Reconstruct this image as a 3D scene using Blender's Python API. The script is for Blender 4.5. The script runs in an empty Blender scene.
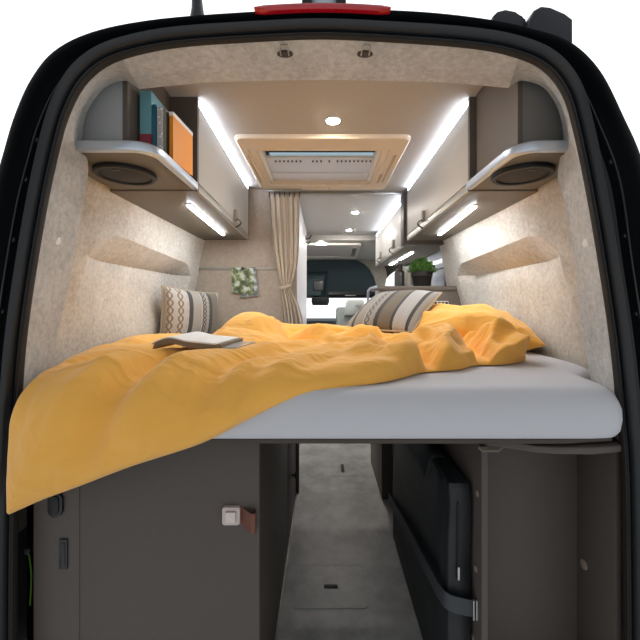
import bpy, bmesh, math, random
import numpy as np
from mathutils import Vector, Matrix, noise

random.seed(7)
R = math.radians
PI = math.pi
scene = bpy.context.scene
COL = scene.collection
ZC = 1.15            # eye height above the van floor
F = 360.0            # focal length in pixels of a 640 px wide frame
CX, CY = 324.0, 303.0


def W(px, py, d):
    return Vector(((px - CX) * d / F, d, ZC + (CY - py) * d / F))


def zr(r):
    return ZC + r


# ------------------------------------------------------------------ materials
def lin(c):
    return tuple(((v / 255) / 12.92 if v / 255 <= 0.04045 else ((v / 255 + 0.055) / 1.055) ** 2.4) for v in c) + (1.0,)


class NT:
    def __init__(self, m):
        self.m = m
        self.t = m.node_tree
        self.n = self.t.nodes
        self.l = self.t.links

    def new(self, k, **kw):
        x = self.n.new(k)
        for a, b in kw.items():
            setattr(x, a, b)
        return x

    def link(self, a, b):
        self.l.new(a, b)

    def math(self, op, a, b=None, c=None):
        x = self.new('ShaderNodeMath', operation=op)
        for i, v in enumerate((a, b, c)):
            if v is None:
                continue
            if isinstance(v, (int, float)):
                x.inputs[i].default_value = v
            else:
                self.link(v, x.inputs[i])
        return x.outputs[0]

    def mix(self, f, a, b):
        x = self.new('ShaderNodeMix', data_type='RGBA')
        for s, v in ((x.inputs[0], f), (x.inputs[6], a), (x.inputs[7], b)):
            if isinstance(v, (int, float)):
                s.default_value = v
            elif isinstance(v, tuple):
                s.default_value = v
            else:
                self.link(v, s)
        return x.outputs[2]


def mat(name, col, rough=0.6, metal=0.0, spec=0.5, noise_amt=0.0, noise_scale=20.0, col2=None, bump=0.0, bump_scale=200.0,
        stretch=None, sheen=0.0, emit=None, emit_strength=0.0, trans=0.0, alpha=1.0, coat=0.0):
    m = bpy.data.materials.new(name)
    m.use_nodes = True
    nt = NT(m)
    b = nt.n['Principled BSDF']
    c = lin(col)
    b.inputs['Base Color'].default_value = c
    b.inputs['Roughness'].default_value = rough
    b.inputs['Metallic'].default_value = metal
    b.inputs['Specular IOR Level'].default_value = spec
    if sheen:
        b.inputs['Sheen Weight'].default_value = sheen
    if coat:
        b.inputs['Coat Weight'].default_value = coat
    if trans:
        b.inputs['Transmission Weight'].default_value = trans
    if alpha < 1:
        b.inputs['Alpha'].default_value = alpha
    if emit:
        b.inputs['Emission Color'].default_value = lin(emit)
        b.inputs['Emission Strength'].default_value = emit_strength
    tc = nt.new('ShaderNodeTexCoord')
    vec = tc.outputs['Object']
    if stretch:
        mp = nt.new('ShaderNodeMapping')
        mp.inputs['Scale'].default_value = stretch
        nt.link(vec, mp.inputs[0])
        vec = mp.outputs[0]
    if noise_amt or col2:
        n = nt.new('ShaderNodeTexNoise')
        n.inputs['Scale'].default_value = noise_scale
        n.inputs['Detail'].default_value = 6
        n.inputs['Roughness'].default_value = 0.62
        nt.link(vec, n.inputs['Vector'])
        d = lin(col2) if col2 else tuple(v * (1 - noise_amt) for v in c[:3]) + (1,)
        rmp = nt.new('ShaderNodeMapRange')
        rmp.inputs[1].default_value = 0.36
        rmp.inputs[2].default_value = 0.64
        nt.link(n.outputs[0], rmp.inputs[0])
        nt.link(nt.mix(rmp.outputs[0], d, c), b.inputs['Base Color'])
    if bump:
        n2 = nt.new('ShaderNodeTexNoise')
        n2.inputs['Scale'].default_value = bump_scale
        n2.inputs['Detail'].default_value = 3
        nt.link(vec, n2.inputs['Vector'])
        bp = nt.new('ShaderNodeBump')
        bp.inputs['Strength'].default_value = bump
        bp.inputs['Distance'].default_value = 0.002
        nt.link(n2.outputs[0], bp.inputs['Height'])
        nt.link(bp.outputs[0], b.inputs['Normal'])
    return m


def crumple(m, scale=6.0, strength=.26):
    # creased cotton: bent ridges on top of the weave
    nt = NT(m)
    b = nt.n['Principled BSDF']
    tc = nt.new('ShaderNodeTexCoord')
    mp = nt.new('ShaderNodeMapping')
    mp.inputs['Rotation'].default_value = (0, 0, R(58))
    mp.inputs['Scale'].default_value = (.6, 1.7, 1.0)
    nt.link(tc.outputs['Object'], mp.inputs[0])
    n = nt.new('ShaderNodeTexNoise')
    n.inputs['Scale'].default_value = scale
    n.inputs['Detail'].default_value = 2.5
    n.inputs['Roughness'].default_value = .45
    n.inputs['Distortion'].default_value = .7
    nt.link(mp.outputs[0], n.inputs['Vector'])
    rd = nt.math('SUBTRACT', 1.0, nt.math('MULTIPLY', nt.math('ABSOLUTE', nt.math('SUBTRACT', n.outputs[0], .5)), 3.0))
    old = [x for x in nt.n if x.bl_idname == 'ShaderNodeBump'][0]
    bp = nt.new('ShaderNodeBump')
    bp.inputs['Strength'].default_value = strength
    bp.inputs['Distance'].default_value = .03
    nt.link(nt.math('POWER', nt.math('MAXIMUM', rd, 0.0), 1.6), bp.inputs['Height'])
    nt.link(bp.outputs[0], old.inputs['Normal'])


def felt(name, c1, c2):
    m = mat(name, c1, rough=0.95, spec=0.1, sheen=0.15)
    nt = NT(m)
    b = nt.n['Principled BSDF']
    tc = nt.new('ShaderNodeTexCoord')
    n = nt.new('ShaderNodeTexNoise')
    n.inputs['Scale'].default_value = 55
    n.inputs['Detail'].default_value = 8
    n.inputs['Roughness'].default_value = 0.75
    nt.link(tc.outputs['Object'], n.inputs['Vector'])
    n3 = nt.new('ShaderNodeTexNoise')
    n3.inputs['Scale'].default_value = 9
    n3.inputs['Detail'].default_value = 4
    nt.link(tc.outputs['Object'], n3.inputs['Vector'])
    f = nt.math('ADD', nt.math('MULTIPLY', n.outputs[0], 0.75), nt.math('MULTIPLY', n3.outputs[0], 0.25))
    r = nt.new('ShaderNodeMapRange')
    r.inputs[1].default_value = 0.36
    r.inputs[2].default_value = 0.62
    nt.link(f, r.inputs[0])
    nt.link(nt.mix(r.outputs[0], lin(c2), lin(c1)), b.inputs['Base Color'])
    n2 = nt.new('ShaderNodeTexNoise')
    n2.inputs['Scale'].default_value = 160
    n2.inputs['Detail'].default_value = 4
    nt.link(tc.outputs['Object'], n2.inputs['Vector'])
    bp = nt.new('ShaderNodeBump')
    bp.inputs['Strength'].default_value = 0.35
    bp.inputs['Distance'].default_value = 0.003
    nt.link(n2.outputs[0], bp.inputs['Height'])
    nt.link(bp.outputs[0], b.inputs['Normal'])
    return m


def emis(name, col, s):
    m = bpy.data.materials.new(name)
    m.use_nodes = True
    nt = NT(m)
    nt.n.remove(nt.n['Principled BSDF'])
    e = nt.new('ShaderNodeEmission')
    e.inputs[0].default_value = lin(col)
    e.inputs[1].default_value = s
    nt.link(e.outputs[0], nt.n['Material Output'].inputs[0])
    return m


M = {}
M['felt'] = felt('felt_lining', (206, 200, 188), (168, 161, 149))
M['felt_part'] = felt('felt_partition', (176, 163, 149), (154, 142, 128))
M['felt_daylit'] = felt('felt_daylit', (198, 198, 194), (160, 159, 155))  # same felt made greyer; the cool outside light is put into its colour
M['ceiling'] = mat('ceiling_cloth', (180, 174, 164), 0.9, spec=0.15, noise_amt=0.06, noise_scale=120, bump=0.15, bump_scale=400)
M['ceiling_fwd'] = mat('ceiling_board', (196, 193, 188), 0.75, spec=0.2)
M['taupe'] = mat('taupe_board', (92, 85, 81), 0.55, spec=0.3, noise_amt=0.05, noise_scale=60)
M['taupe_dark'] = mat('taupe_board_dark', (74, 67, 61), 0.5, spec=0.3, noise_amt=0.06, noise_scale=60)
M['taupe_under'] = mat('taupe_underside', (106, 99, 87), 0.5, spec=0.3, noise_amt=0.04, noise_scale=60)
M['end_panel'] = mat('end_panel_taupe', (104, 96, 88), 0.5, spec=0.3)
M['cove_far'] = emis('cove_led_far', (226, 236, 255), 13)
M['grey_panel'] = mat('grey_panel', (178, 183, 185), 0.55, spec=0.3)
M['grey_panel_b'] = mat('graphite_panel', (126, 125, 123), 0.55, spec=0.3)
M['door'] = mat('greige_door', (172, 169, 162), 0.45, spec=0.35)
M['door_white'] = mat('cool_white_door', (192, 192, 190), 0.4, spec=0.4)
M['alu'] = mat('brushed_aluminium', (208, 219, 232), 0.36, metal=0.75, bump=0.05, bump_scale=300, stretch=(1, 30, 30))
M['alu_dull'] = mat('dull_aluminium', (170, 168, 160), 0.4, metal=0.6)
M['black_plastic'] = mat('black_plastic', (20, 20, 21), 0.5, spec=0.4, bump=0.1, bump_scale=500)
M['speaker_black'] = mat('speaker_black', (24, 21, 19), 0.6, bump=0.4, bump_scale=900)
M['rubber'] = mat('seal_rubber', (22, 26, 30), 0.36, spec=0.5)
M['rubber_edge'] = mat('seal_rubber_lip', (42, 38, 34), 0.7, spec=0.3, bump=0.3, bump_scale=300)
M['body'] = mat('black_car_paint', (16, 19, 22), 0.28, spec=0.5, coat=0.2)
M['jamb'] = mat('jamb_paint', (7, 7, 8), 0.3, spec=0.45)
M['red'] = mat('brake_light_red', (172, 18, 32), 0.2, spec=0.6, coat=0.5)
M['roof_plastic'] = mat('roof_plastic', (40, 44, 50), 0.45, spec=0.45)
M['white_plastic'] = mat('white_plastic', (226, 222, 216), 0.4)
M['cream'] = mat('cream_plastic', (222, 206, 182), 0.5, spec=0.3)
M['cream_dark'] = mat('cream_plastic_groove', (188, 166, 134), 0.6)
M['blind'] = mat('pleated_blind', (242, 238, 238), 0.85, spec=0.1)

M['sheet'] = mat('white_jersey_sheet', (204, 206, 212), 0.85, spec=0.15, sheen=0.2, bump=0.12, bump_scale=500)
M['duvet'] = mat('yellow_cotton', (250, 187, 88), 0.8, spec=0.15, sheen=0.25, noise_amt=0.05, noise_scale=5, bump=0.12, bump_scale=450)
M['pillow'] = mat('yellow_pillowcase', (246, 184, 86), 0.8, spec=0.15, sheen=0.25, bump=0.12, bump_scale=450)
crumple(M['duvet'])
crumple(M['pillow'], 6.0, .3)
M['curtain'] = mat('beige_curtain', (186, 172, 153), 0.85, spec=0.15, sheen=0.2, bump=0.2, bump_scale=400)
M['leather'] = mat('brown_leather', (112, 70, 54), 0.6, bump=0.3, bump_scale=250)
M['leather_dark'] = mat('dark_leather', (70, 60, 54), 0.6, bump=0.3, bump_scale=250)
M['pull_tab'] = mat('pull_tab', (138, 130, 120), 0.5)
M['beige_cap'] = mat('beige_cover_cap', (150, 135, 120), 0.5)
M['switch'] = mat('switch_plastic', (205, 192, 186), 0.45)
M['switch_b'] = mat('switch_rocker', (222, 208, 202), 0.4)
M['bag'] = mat('black_nylon', (38, 43, 47), 0.55, spec=0.4, noise_amt=0.3, noise_scale=14, bump=0.5, bump_scale=90)
M['bag_strap'] = mat('black_webbing', (58, 63, 68), 0.6, bump=0.4, bump_scale=500)
M['steel'] = mat('steel', (180, 182, 184), 0.3, metal=0.9)
M['paper'] = mat('paper', (246, 244, 240), 0.8, noise_amt=0.03, noise_scale=140, stretch=(1, 1, 12))
M['paper_grey'] = mat('paper_edge', (150, 132, 110), 0.85, noise_amt=0.35, noise_scale=60, stretch=(1, 1, 30))
M['led'] = emis('led_diffuser', (238, 244, 252), 110)
M['cove'] = emis('cove_led', (218, 231, 255), 30)
M['led_k'] = emis('kitchen_led', (244, 248, 255), 45)
M['spot'] = emis('spot_led', (255, 247, 238), 640)
M['cab_dark'] = mat('cab_plastic', (60, 76, 82), 0.7, spec=0.3)
M['cab_dark2'] = mat('cab_plastic_black', (20, 25, 28), 0.5, spec=0.4)
M['screen'] = mat('dark_screen', (86, 88, 88), 0.25)
M['seat_grey'] = mat('seat_grey', (196, 202, 198), 0.8, spec=0.2)
M['seat_dark'] = mat('seat_dark', (140, 148, 146), 0.8, spec=0.2)
M['pot'] = mat('black_pot', (34, 30, 28), 0.45)
M['soil'] = mat('soil', (40, 30, 22), 0.95)
M['leaf'] = mat('green_leaf', (112, 160, 72), 0.55, spec=0.35, noise_amt=0.45, noise_scale=30)
M['bottle'] = mat('dark_bottle', (66, 60, 54), 0.3, spec=0.5)
M['jar'] = mat('pale_jar', (205, 200, 190), 0.3)
M['win_pane'] = mat('window_reflections', (190, 192, 196), 0.12, spec=0.7, noise_amt=0.35, noise_scale=2.2, stretch=(1, 1, 5))  # pale streaky grey stands in for light reflected in the pane
M['win_frame'] = mat('window_frame', (34, 36, 38), 0.4)
M['kitchen'] = mat('kitchen_taupe', (112, 102, 92), 0.5, spec=0.3)
M['white_wall'] = mat('white_laminate', (226, 224, 226), 0.4, spec=0.3)
M['green_wire'] = mat('green_cable', (84, 140, 30), 0.5)
M['ground'] = mat('studio_ground', (232, 232, 232), 0.95, spec=0.1, noise_amt=0.02, noise_scale=3)


def glass_mat(tint=(1, 1, 1, 1)):
    m = bpy.data.materials.new('clear_glass')
    m.use_nodes = True
    nt = NT(m)
    nt.n.remove(nt.n['Principled BSDF'])
    t = nt.new('ShaderNodeBsdfTransparent')
    t.inputs[0].default_value = tint
    g = nt.new('ShaderNodeBsdfGlossy')
    g.inputs['Roughness'].default_value = 0.02
    x = nt.new('ShaderNodeMixShader')
    fr = nt.new('ShaderNodeLayerWeight')
    fr.inputs[0].default_value = .5
    nt.link(nt.math('ADD', nt.math('MULTIPLY', nt.math('POWER', fr.outputs[1], 4.0), .6), .03), x.inputs[0])
    nt.link(t.outputs[0], x.inputs[1])
    nt.link(g.outputs[0], x.inputs[2])
    nt.link(x.outputs[0], nt.n['Material Output'].inputs[0])
    return m


M['glass'] = glass_mat()
_nt = NT(M['blind'])
_d = _nt.new('ShaderNodeBsdfTranslucent')
_d.inputs[0].default_value = lin((236, 230, 230))
_x = _nt.new('ShaderNodeMixShader')
_x.inputs[0].default_value = .5
_nt.link(_nt.n['Principled BSDF'].outputs[0], _x.inputs[1])
_nt.link(_d.outputs[0], _x.inputs[2])
_nt.link(_x.outputs[0], _nt.n['Material Output'].inputs[0])
M['skyglass'] = glass_mat((.52, .60, .64, 1))


def floor_mat():
    m = mat('grey_vinyl', (160, 160, 160), 0.36, spec=0.4)
    nt = NT(m)
    b = nt.n['Principled BSDF']
    tc = nt.new('ShaderNodeTexCoord')
    n = nt.new('ShaderNodeTexNoise')
    n.inputs['Scale'].default_value = 7
    n.inputs['Detail'].default_value = 9
    n.inputs['Roughness'].default_value = 0.68
    nt.link(tc.outputs['Object'], n.inputs['Vector'])
    r = nt.new('ShaderNodeMapRange')
    r.inputs[1].default_value = 0.35
    r.inputs[2].default_value = 0.68
    nt.link(n.outputs[0], r.inputs[0])
    nt.link(nt.mix(r.outputs[0], lin((162, 162, 161)), lin((214, 214, 212))), b.inputs['Base Color'])
    nt.link(nt.math('ADD', nt.math('MULTIPLY', n.outputs[0], 0.25), 0.24), b.inputs['Roughness'])
    return m


M['floor'] = floor_mat()


def ramp_const(nt, fac, stops):
    r = nt.new('ShaderNodeValToRGB')
    r.color_ramp.interpolation = 'CONSTANT'
    e = r.color_ramp.elements
    e[0].position, e[0].color = stops[0][0], lin(stops[0][1])
    e[1].position, e[1].color = stops[1][0], lin(stops[1][1])
    for p, c in stops[2:]:
        x = e.new(p)
        x.color = lin(c)
    nt.link(fac, r.inputs[0])
    return r.outputs[0]


def cushion_mat(name, stops, hexes):
    """woven cushion cloth: stripes along U, chains of hexagons inside given U ranges"""
    m = mat(name, (200, 190, 175), 0.9, spec=0.1, sheen=0.2)
    nt = NT(m)
    b = nt.n['Principled BSDF']
    uv = nt.new('ShaderNodeTexCoord').outputs['UV']
    sp = nt.new('ShaderNodeSeparateXYZ')
    nt.link(uv, sp.inputs[0])
    u, v = sp.outputs[0], sp.outputs[1]
    col = ramp_const(nt, u, stops)
    for (u0, u1, nu, nv, lc) in hexes:
        t = nt.math('DIVIDE', nt.math('SUBTRACT', u, u0), u1 - u0)
        s = nt.math('PINGPONG', nt.math('MULTIPLY', v, nv * 2.0), 1.0)
        s = nt.math('MULTIPLY', nt.math('SUBTRACT', nt.math('MINIMUM', nt.math('MAXIMUM', nt.math('SUBTRACT', nt.math('MULTIPLY', s, 1.5), .25), 0.0), 1.0), .5), 0.42)
        masks = []
        for sg in (1, -1):
            q = nt.math('ADD', nt.math('MULTIPLY', t, nu), nt.math('MULTIPLY', s, sg))
            q = nt.math('ABSOLUTE', nt.math('SUBTRACT', nt.math('FRACT', nt.math('ADD', q, 10.25 if sg > 0 else 9.75 + 0.5)), 0.5))
            masks.append(nt.math('LESS_THAN', q, 0.085))
        mk = nt.math('MAXIMUM', masks[0], masks[1])
        inside = nt.math('MULTIPLY', nt.math('GREATER_THAN', u, u0), nt.math('LESS_THAN', u, u1))
        col = nt.mix(nt.math('MULTIPLY', mk, inside), col, lin(lc))
    n = nt.new('ShaderNodeTexNoise')
    n.inputs['Scale'].default_value = 90
    nt.link(uv, n.inputs['Vector'])
    col = nt.mix(nt.math('MULTIPLY', n.outputs[0], 0.28), col, lin((120, 108, 94)))
    nt.link(col, b.inputs['Base Color'])
    w = nt.new('ShaderNodeTexNoise')
    w.inputs['Scale'].default_value = 260
    nt.link(uv, w.inputs['Vector'])
    bp = nt.new('ShaderNodeBump')
    bp.inputs['Strength'].default_value = 0.4
    bp.inputs['Distance'].default_value = 0.002
    nt.link(w.outputs[0], bp.inputs['Height'])
    nt.link(bp.outputs[0], b.inputs['Normal'])
    return m


LG, DK, TP, WH, BR = (156, 151, 142), (62, 63, 64), (114, 104, 89), (182, 178, 172), (128, 108, 80)
M['cushion_l'] = cushion_mat('woven_cushion', [(0, LG), (.06, WH), (.315, WH), (.33, DK), (.395, LG), (.41, LG), (.545, WH), (.56, TP), (.575, LG), (.69, DK), (.755, TP), (.93, WH)],
                             [(.03, .315, 2, 3.6, BR), (.575, .69, 1, 6, DK)])
M['cushion_r'] = cushion_mat('woven_cushion_wide', [(0, TP), (.05, LG), (.15, DK), (.185, LG), (.32, WH), (.335, LG), (.47, DK), (.53, TP), (.70, DK), (.735, WH), (.90, DK), (.94, LG)],
                             [(.0, .14, 1, 5.5, BR), (.335, .47, 1, 5.5, (96, 92, 90)), (.745, .89, 1, 12, (176, 172, 168))])
M['cushion_back'] = mat('cushion_back', (176, 160, 138), 0.9, spec=0.1, bump=0.3, bump_scale=400)


def postcard_mat(name, seedv, tint, dark=(60, 74, 44), mid=(112, 124, 88)):
    m = mat(name, (150, 160, 130), 0.5)
    nt = NT(m)
    b = nt.n['Principled BSDF']
    tc = nt.new('ShaderNodeTexCoord')
    mp = nt.new('ShaderNodeMapping')
    mp.inputs['Location'].default_value = (seedv, 0, seedv)
    nt.link(tc.outputs['Object'], mp.inputs[0])
    n = nt.new('ShaderNodeTexNoise')
    n.inputs['Scale'].default_value = 26
    n.inputs['Detail'].default_value = 5
    nt.link(mp.outputs[0], n.inputs['Vector'])
    r = nt.new('ShaderNodeValToRGB')
    e = r.color_ramp.elements
    e[0].position, e[0].color = .38, lin(dark)
    e[1].position, e[1].color = .5, lin(mid)
    x = e.new(.57)
    x.color = lin(tint)
    x = e.new(.64)
    x.color = lin((188, 196, 198))
    nt.link(n.outputs[0], r.inputs[0])
    nt.link(r.outputs[0], b.inputs['Base Color'])
    return m


M['card_a'] = postcard_mat('leaf_print', 3.1, (176, 178, 140))
M['card_b'] = postcard_mat('grass_print', 8.4, (160, 170, 178), (92, 100, 92), (128, 136, 128))
M['silver_book'] = mat('silver_dotted_cover', (170, 168, 168), 0.5)
_nt = NT(M['silver_book'])
_v = _nt.new('ShaderNodeTexVoronoi')
_v.inputs['Scale'].default_value = 90
_tc = _nt.new('ShaderNodeTexCoord')
_nt.link(_tc.outputs['Object'], _v.inputs['Vector'])
_nt.link(_nt.mix(_nt.math('LESS_THAN', _v.outputs['Distance'], 0.28), lin((190, 188, 188)), lin((250, 250, 250))), _nt.n['Principled BSDF'].inputs['Base Color'])


# ------------------------------------------------------------------ mesh helpers
def obj(name, bm, m, parent=None, smooth=True, angle=35, loc=None):
    me = bpy.data.meshes.new(name)
    bmesh.ops.recalc_face_normals(bm, faces=bm.faces)
    bm.to_mesh(me)
    bm.free()
    me.materials.append(m if not isinstance(m, str) else M[m])
    if smooth:
        me.polygons.foreach_set('use_smooth', [True] * len(me.polygons))
        try:
            me.set_sharp_from_angle(angle=R(angle))
        except Exception:
            pass
    o = bpy.data.objects.new(name, me)
    COL.objects.link(o)
    if parent is not None:
        o.parent = parent
        if parent.type == 'EMPTY' or True:
            o.matrix_parent_inverse = parent.matrix_basis.inverted() if parent.parent is None else (parent.parent.matrix_basis @ parent.matrix_parent_inverse @ parent.matrix_basis).inverted()
    return o


def tag(o, label=None, cat=None, group=None, kind=None):
    if label:
        o['label'] = label
    if cat:
        o['category'] = cat
    if group:
        o['group'] = group
    if kind:
        o['kind'] = kind
    return o


def thing(name, label, cat, loc, group=None):
    o = bpy.data.objects.new(name, None)
    o.empty_display_size = 0.05
    COL.objects.link(o)
    o.location = loc
    return tag(o, label, cat, group)


def struct(name, bm, m, label=None, smooth=True):
    o = obj(name, bm, m, None, smooth)
    o['kind'] = 'structure'
    o['label'] = label or name.replace('_', ' ')
    return o


def new():
    return bmesh.new()


def box(bm, x0, x1, y0, y1, z0, z1, bev=0.0, seg=2, mtx=None):
    vs = [bm.verts.new((x, y, z)) for x in (x0, x1) for y in (y0, y1) for z in (z0, z1)]
    q = [(0, 1, 3, 2), (4, 6, 7, 5), (0, 4, 5, 1), (2, 3, 7, 6), (0, 2, 6, 4), (1, 5, 7, 3)]
    fs = [bm.faces.new([vs[i] for i in f]) for f in q]
    if mtx is not None:
        bmesh.ops.transform(bm, matrix=mtx, verts=vs)
    if bev:
        es = list({e for f in fs for e in f.edges})
        bmesh.ops.bevel(bm, geom=es, offset=bev, segments=seg, affect='EDGES', profile=0.5)
    return vs


def bx(*a, **k):
    bm = new()
    box(bm, *a, **k)
    return bm


def prism(bm, poly, axis, a0, a1, bev=0.0, seg=2):
    """poly: 2D points; axis 'z': (x,y), 'y': (x,z), 'x': (y,z)"""
    def P(p, a):
        return {'z': (p[0], p[1], a), 'y': (p[0], a, p[1]), 'x': (a, p[0], p[1])}[axis]
    A = [bm.verts.new(P(p, a0)) for p in poly]
    B = [bm.verts.new(P(p, a1)) for p in poly]
    n = len(poly)
    fs = [bm.faces.new(A), bm.faces.new(B)]
    for i in range(n):
        fs.append(bm.faces.new((A[i], A[(i + 1) % n], B[(i + 1) % n], B[i])))
    if bev:
        es = list(set(fs[0].edges) | set(fs[1].edges))
        bmesh.ops.bevel(bm, geom=es, offset=bev, segments=seg, affect='EDGES', profile=0.5)
    return bm


def tube(bm, pts, r, n=10, closed=False, cap=True, flat=None):
    pts = [Vector(p) for p in pts]
    N = len(pts)
    rings = []
    up = None
    for i, p in enumerate(pts):
        a = pts[(i - 1) % N] if (closed or i > 0) else p
        b = pts[(i + 1) % N] if (closed or i < N - 1) else p
        t = (b - a).normalized()
        if up is None:
            up = Vector((0, 0, 1)) if abs(t.z) < 0.9 else Vector((1, 0, 0))
        s = t.cross(up).normalized()
        up = s.cross(t).normalized()
        rr = r[i] if isinstance(r, (list, tuple)) else r
        fx, fy = flat if flat else (1, 1)
        rings.append([bm.verts.new(p + (s * math.cos(2 * PI * k / n) * fx + up * math.sin(2 * PI * k / n) * fy) * rr) for k in range(n)])
    for i in range(N if closed else N - 1):
        A, B = rings[i], rings[(i + 1) % N]
        for k in range(n):
            bm.faces.new((A[k], A[(k + 1) % n], B[(k + 1) % n], B[k]))
    if cap and not closed:
        bm.faces.new(rings[0][::-1])
        bm.faces.new(rings[-1])
    return bm


def lathe(bm, prof, c, n=32, axis='z', sx=1.0, sy=1.0):
    rings = []
    for (r, h) in prof:
        ring = []
        for k in range(n):
            a = 2 * PI * k / n
            x, y = r * math.cos(a) * sx, r * math.sin(a) * sy
            if axis == 'z':
                v = (c[0] + x, c[1] + y, c[2] + h)
            elif axis == 'y':
                v = (c[0] + x, c[1] + h, c[2] + y)
            else:
                v = (c[0] + h, c[1] + x, c[2] + y)
            ring.append(bm.verts.new(v))
        rings.append(ring)
    for A, B in zip(rings, rings[1:]):
        for k in range(n):
            bm.faces.new((A[k], A[(k + 1) % n], B[(k + 1) % n], B[k]))
    bm.faces.new(rings[0][::-1])
    bm.faces.new(rings[-1])
    return bm


def loft(bm, loops, closed=False, capends=False):
    rows = [[bm.verts.new(p) for p in L] for L in loops]
    n = len(rows[0])
    for A, B in zip(rows, rows[1:]):
        for i in range(n if closed else n - 1):
            j = (i + 1) % n
            bm.faces.new((A[i], A[j], B[j], B[i]))
    if capends:
        bm.faces.new(rows[0][::-1])
        bm.faces.new(rows[-1])
    return bm


def gridmesh(bm, P, uv=None):
    """P: array (n,m,3)"""
    n, m = P.shape[:2]
    V = [[bm.verts.new(P[i, j]) for j in range(m)] for i in range(n)]
    lay = bm.loops.layers.uv.verify() if uv is not None else None
    for i in range(n - 1):
        for j in range(m - 1):
            f = bm.faces.new((V[i][j], V[i + 1][j], V[i + 1][j + 1], V[i][j + 1]))
            if lay is not None:
                for lp, (a, b) in zip(f.loops, ((i, j), (i + 1, j), (i + 1, j + 1), (i, j + 1))):
                    lp[lay].uv = uv(a / (n - 1), b / (m - 1))
    return V


def spline(pts, k):
    """Catmull-Rom through 2D/3D points, k samples a span"""
    P = [np.array(p, float) for p in pts]
    P = [2 * P[0] - P[1]] + P + [2 * P[-1] - P[-2]]
    out = []
    for i in range(1, len(P) - 2):
        for j in range(k):
            t = j / k
            a, b, c, d = P[i - 1:i + 3]
            out.append(0.5 * (2 * b + (c - a) * t + (2 * a - 5 * b + 4 * c - d) * t * t + (3 * b - a - 3 * c + d) * t ** 3))
    out.append(P[-2])
    return out


def rrect(x0, x1, y0, y1, r, n=6):
    pts = []
    for cx, cy, a0 in ((x1 - r, y1 - r, 0), (x0 + r, y1 - r, 90), (x0 + r, y0 + r, 180), (x1 - r, y0 + r, 270)):
        for k in range(n + 1):
            a = R(a0 + 90 * k / n)
            pts.append((cx + r * math.cos(a), cy + r * math.sin(a)))
    return pts


# ------------------------------------------------------------------ outside ground
bm = new()
box(bm, -30, 30, -25, 45, -0.72, -0.7)
struct('ground', bm, 'ground', 'pale studio ground around the van')

# ------------------------------------------------------------------ van body around the rear opening
SEAL = [(15, 800), (15, 640), (16, 520), (19, 430), (24, 350), (34, 275), (47, 200), (59, 145), (69, 112), (84, 84), (106, 65), (136, 54), (180, 46), (250, 41),
        (320, 38), (390, 41), (460, 46), (505, 53), (541, 67), (563, 93), (575, 132), (588, 195), (600, 265), (611, 340), (618, 410), (623, 480), (625, 640), (625, 800)]
OUT = [(-46, 800), (-45, 640), (-42, 520), (-38, 430), (-32, 350), (-22, 275), (-9, 200), (4, 150), (15, 114), (31, 79), (54, 51), (92, 32), (150, 20), (230, 13),
       (320, 9), (410, 11), (480, 18), (530, 28), (569, 41), (599, 69), (622, 113), (645, 170), (658, 260), (670, 340), (678, 410), (684, 480), (689, 640), (690, 800)]
DS = 0.90
seal_w = [W(p[0], p[1], DS) for p in spline(SEAL, 6)]
out_w = [W(p[0], p[1], 0.87) for p in spline(OUT, 6)]


def outward(path):
    res = []
    n = len(path)
    for i in range(n):
        t = path[min(i + 1, n - 1)] - path[max(i - 1, 0)]
        v = Vector((-t.z, 0, t.x)).normalized()
        res.append(v)
    return res


nrm = outward(seal_w)
if nrm[len(nrm) // 2].z < 0:
    nrm = [-v for v in nrm]


def off(o, d):
    return [Vector((p.x + v.x * o, d, p.z + v.z * o)) for p, v in zip(seal_w, nrm)]


van = thing('camper_van', 'black camper van body framing the open rear doorway', 'van', (0, 2.5, -0.05))
bm = new()
loops = [off(.006, .908), off(.000, .893), off(.004, .886), off(.008, .888), off(.010, .894), off(.012, .884), off(.017, .872), off(.024, .868), off(.030, .874), off(.033, .886), off(.034, .90)]
loft(bm, loops)
obj('door_seal', bm, 'rubber', van, angle=60)
bm = new()
loft(bm, [off(.006, .914), off(-0.003, .899), off(-0.002, .889), off(.002, .889), off(.003, .897)])
obj('seal_lip', bm, 'rubber_edge', van, angle=60)
bm = new()
mid = [a.lerp(b, .45) for a, b in zip(off(.036, .93), out_w)]
mid2 = [a.lerp(b, .72) for a, b in zip(off(.036, .93), out_w)]
for L, y in ((mid, .955), (mid2, .945)):
    for p in L:
        p.y = y
loft(bm, [off(.028, .905), off(.036, .93), mid, mid2])
obj('door_jamb', bm, 'jamb', van, angle=50)
# outer skin, from the jamb edge forward over roof and sides to the windscreen
bm = new()
edge1 = [p + v * -.006 + Vector((0, .012, 0)) for p, v in zip(out_w, nrm)]
edge2 = [Vector((p.x, .88, p.z)) for p in out_w]


def skin(y, sx, sz, zo=0):
    return [Vector((p.x * sx, y, ZC - .3 + (p.z - ZC + .3) * sz + zo)) for p in hull]


half_h = [(.985, -1.2), (.985, -.8), (.985, -.4), (.985, -.1), (.98, .15), (.965, .35), (.93, .52), (.87, .67), (.79, .78), (.68, .845), (.5, .872), (.25, .884), (0, .888)]
full_h = [(-x, z) for x, z in half_h] + [(x, z) for x, z in half_h[-2::-1]]
fine = [np.array(p) for p in spline(full_h, 12)]
cum = np.concatenate([[0], np.cumsum([np.linalg.norm(b - a) for a, b in zip(fine, fine[1:])])])
oc_ = np.concatenate([[0], np.cumsum([(b - a).length for a, b in zip(out_w, out_w[1:])])])
hull = []
for q in oc_ / oc_[-1] * cum[-1]:
    hull.append(Vector((float(np.interp(q, cum, [f[0] for f in fine])), 0, zr(float(np.interp(q, cum, [f[1] for f in fine]))))))


def between(y, t):
    return [a.lerp(b, t) + Vector((0, y - (a.y + (b.y - a.y) * t), 0)) for a, b in zip(out_w, hull)]


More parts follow.
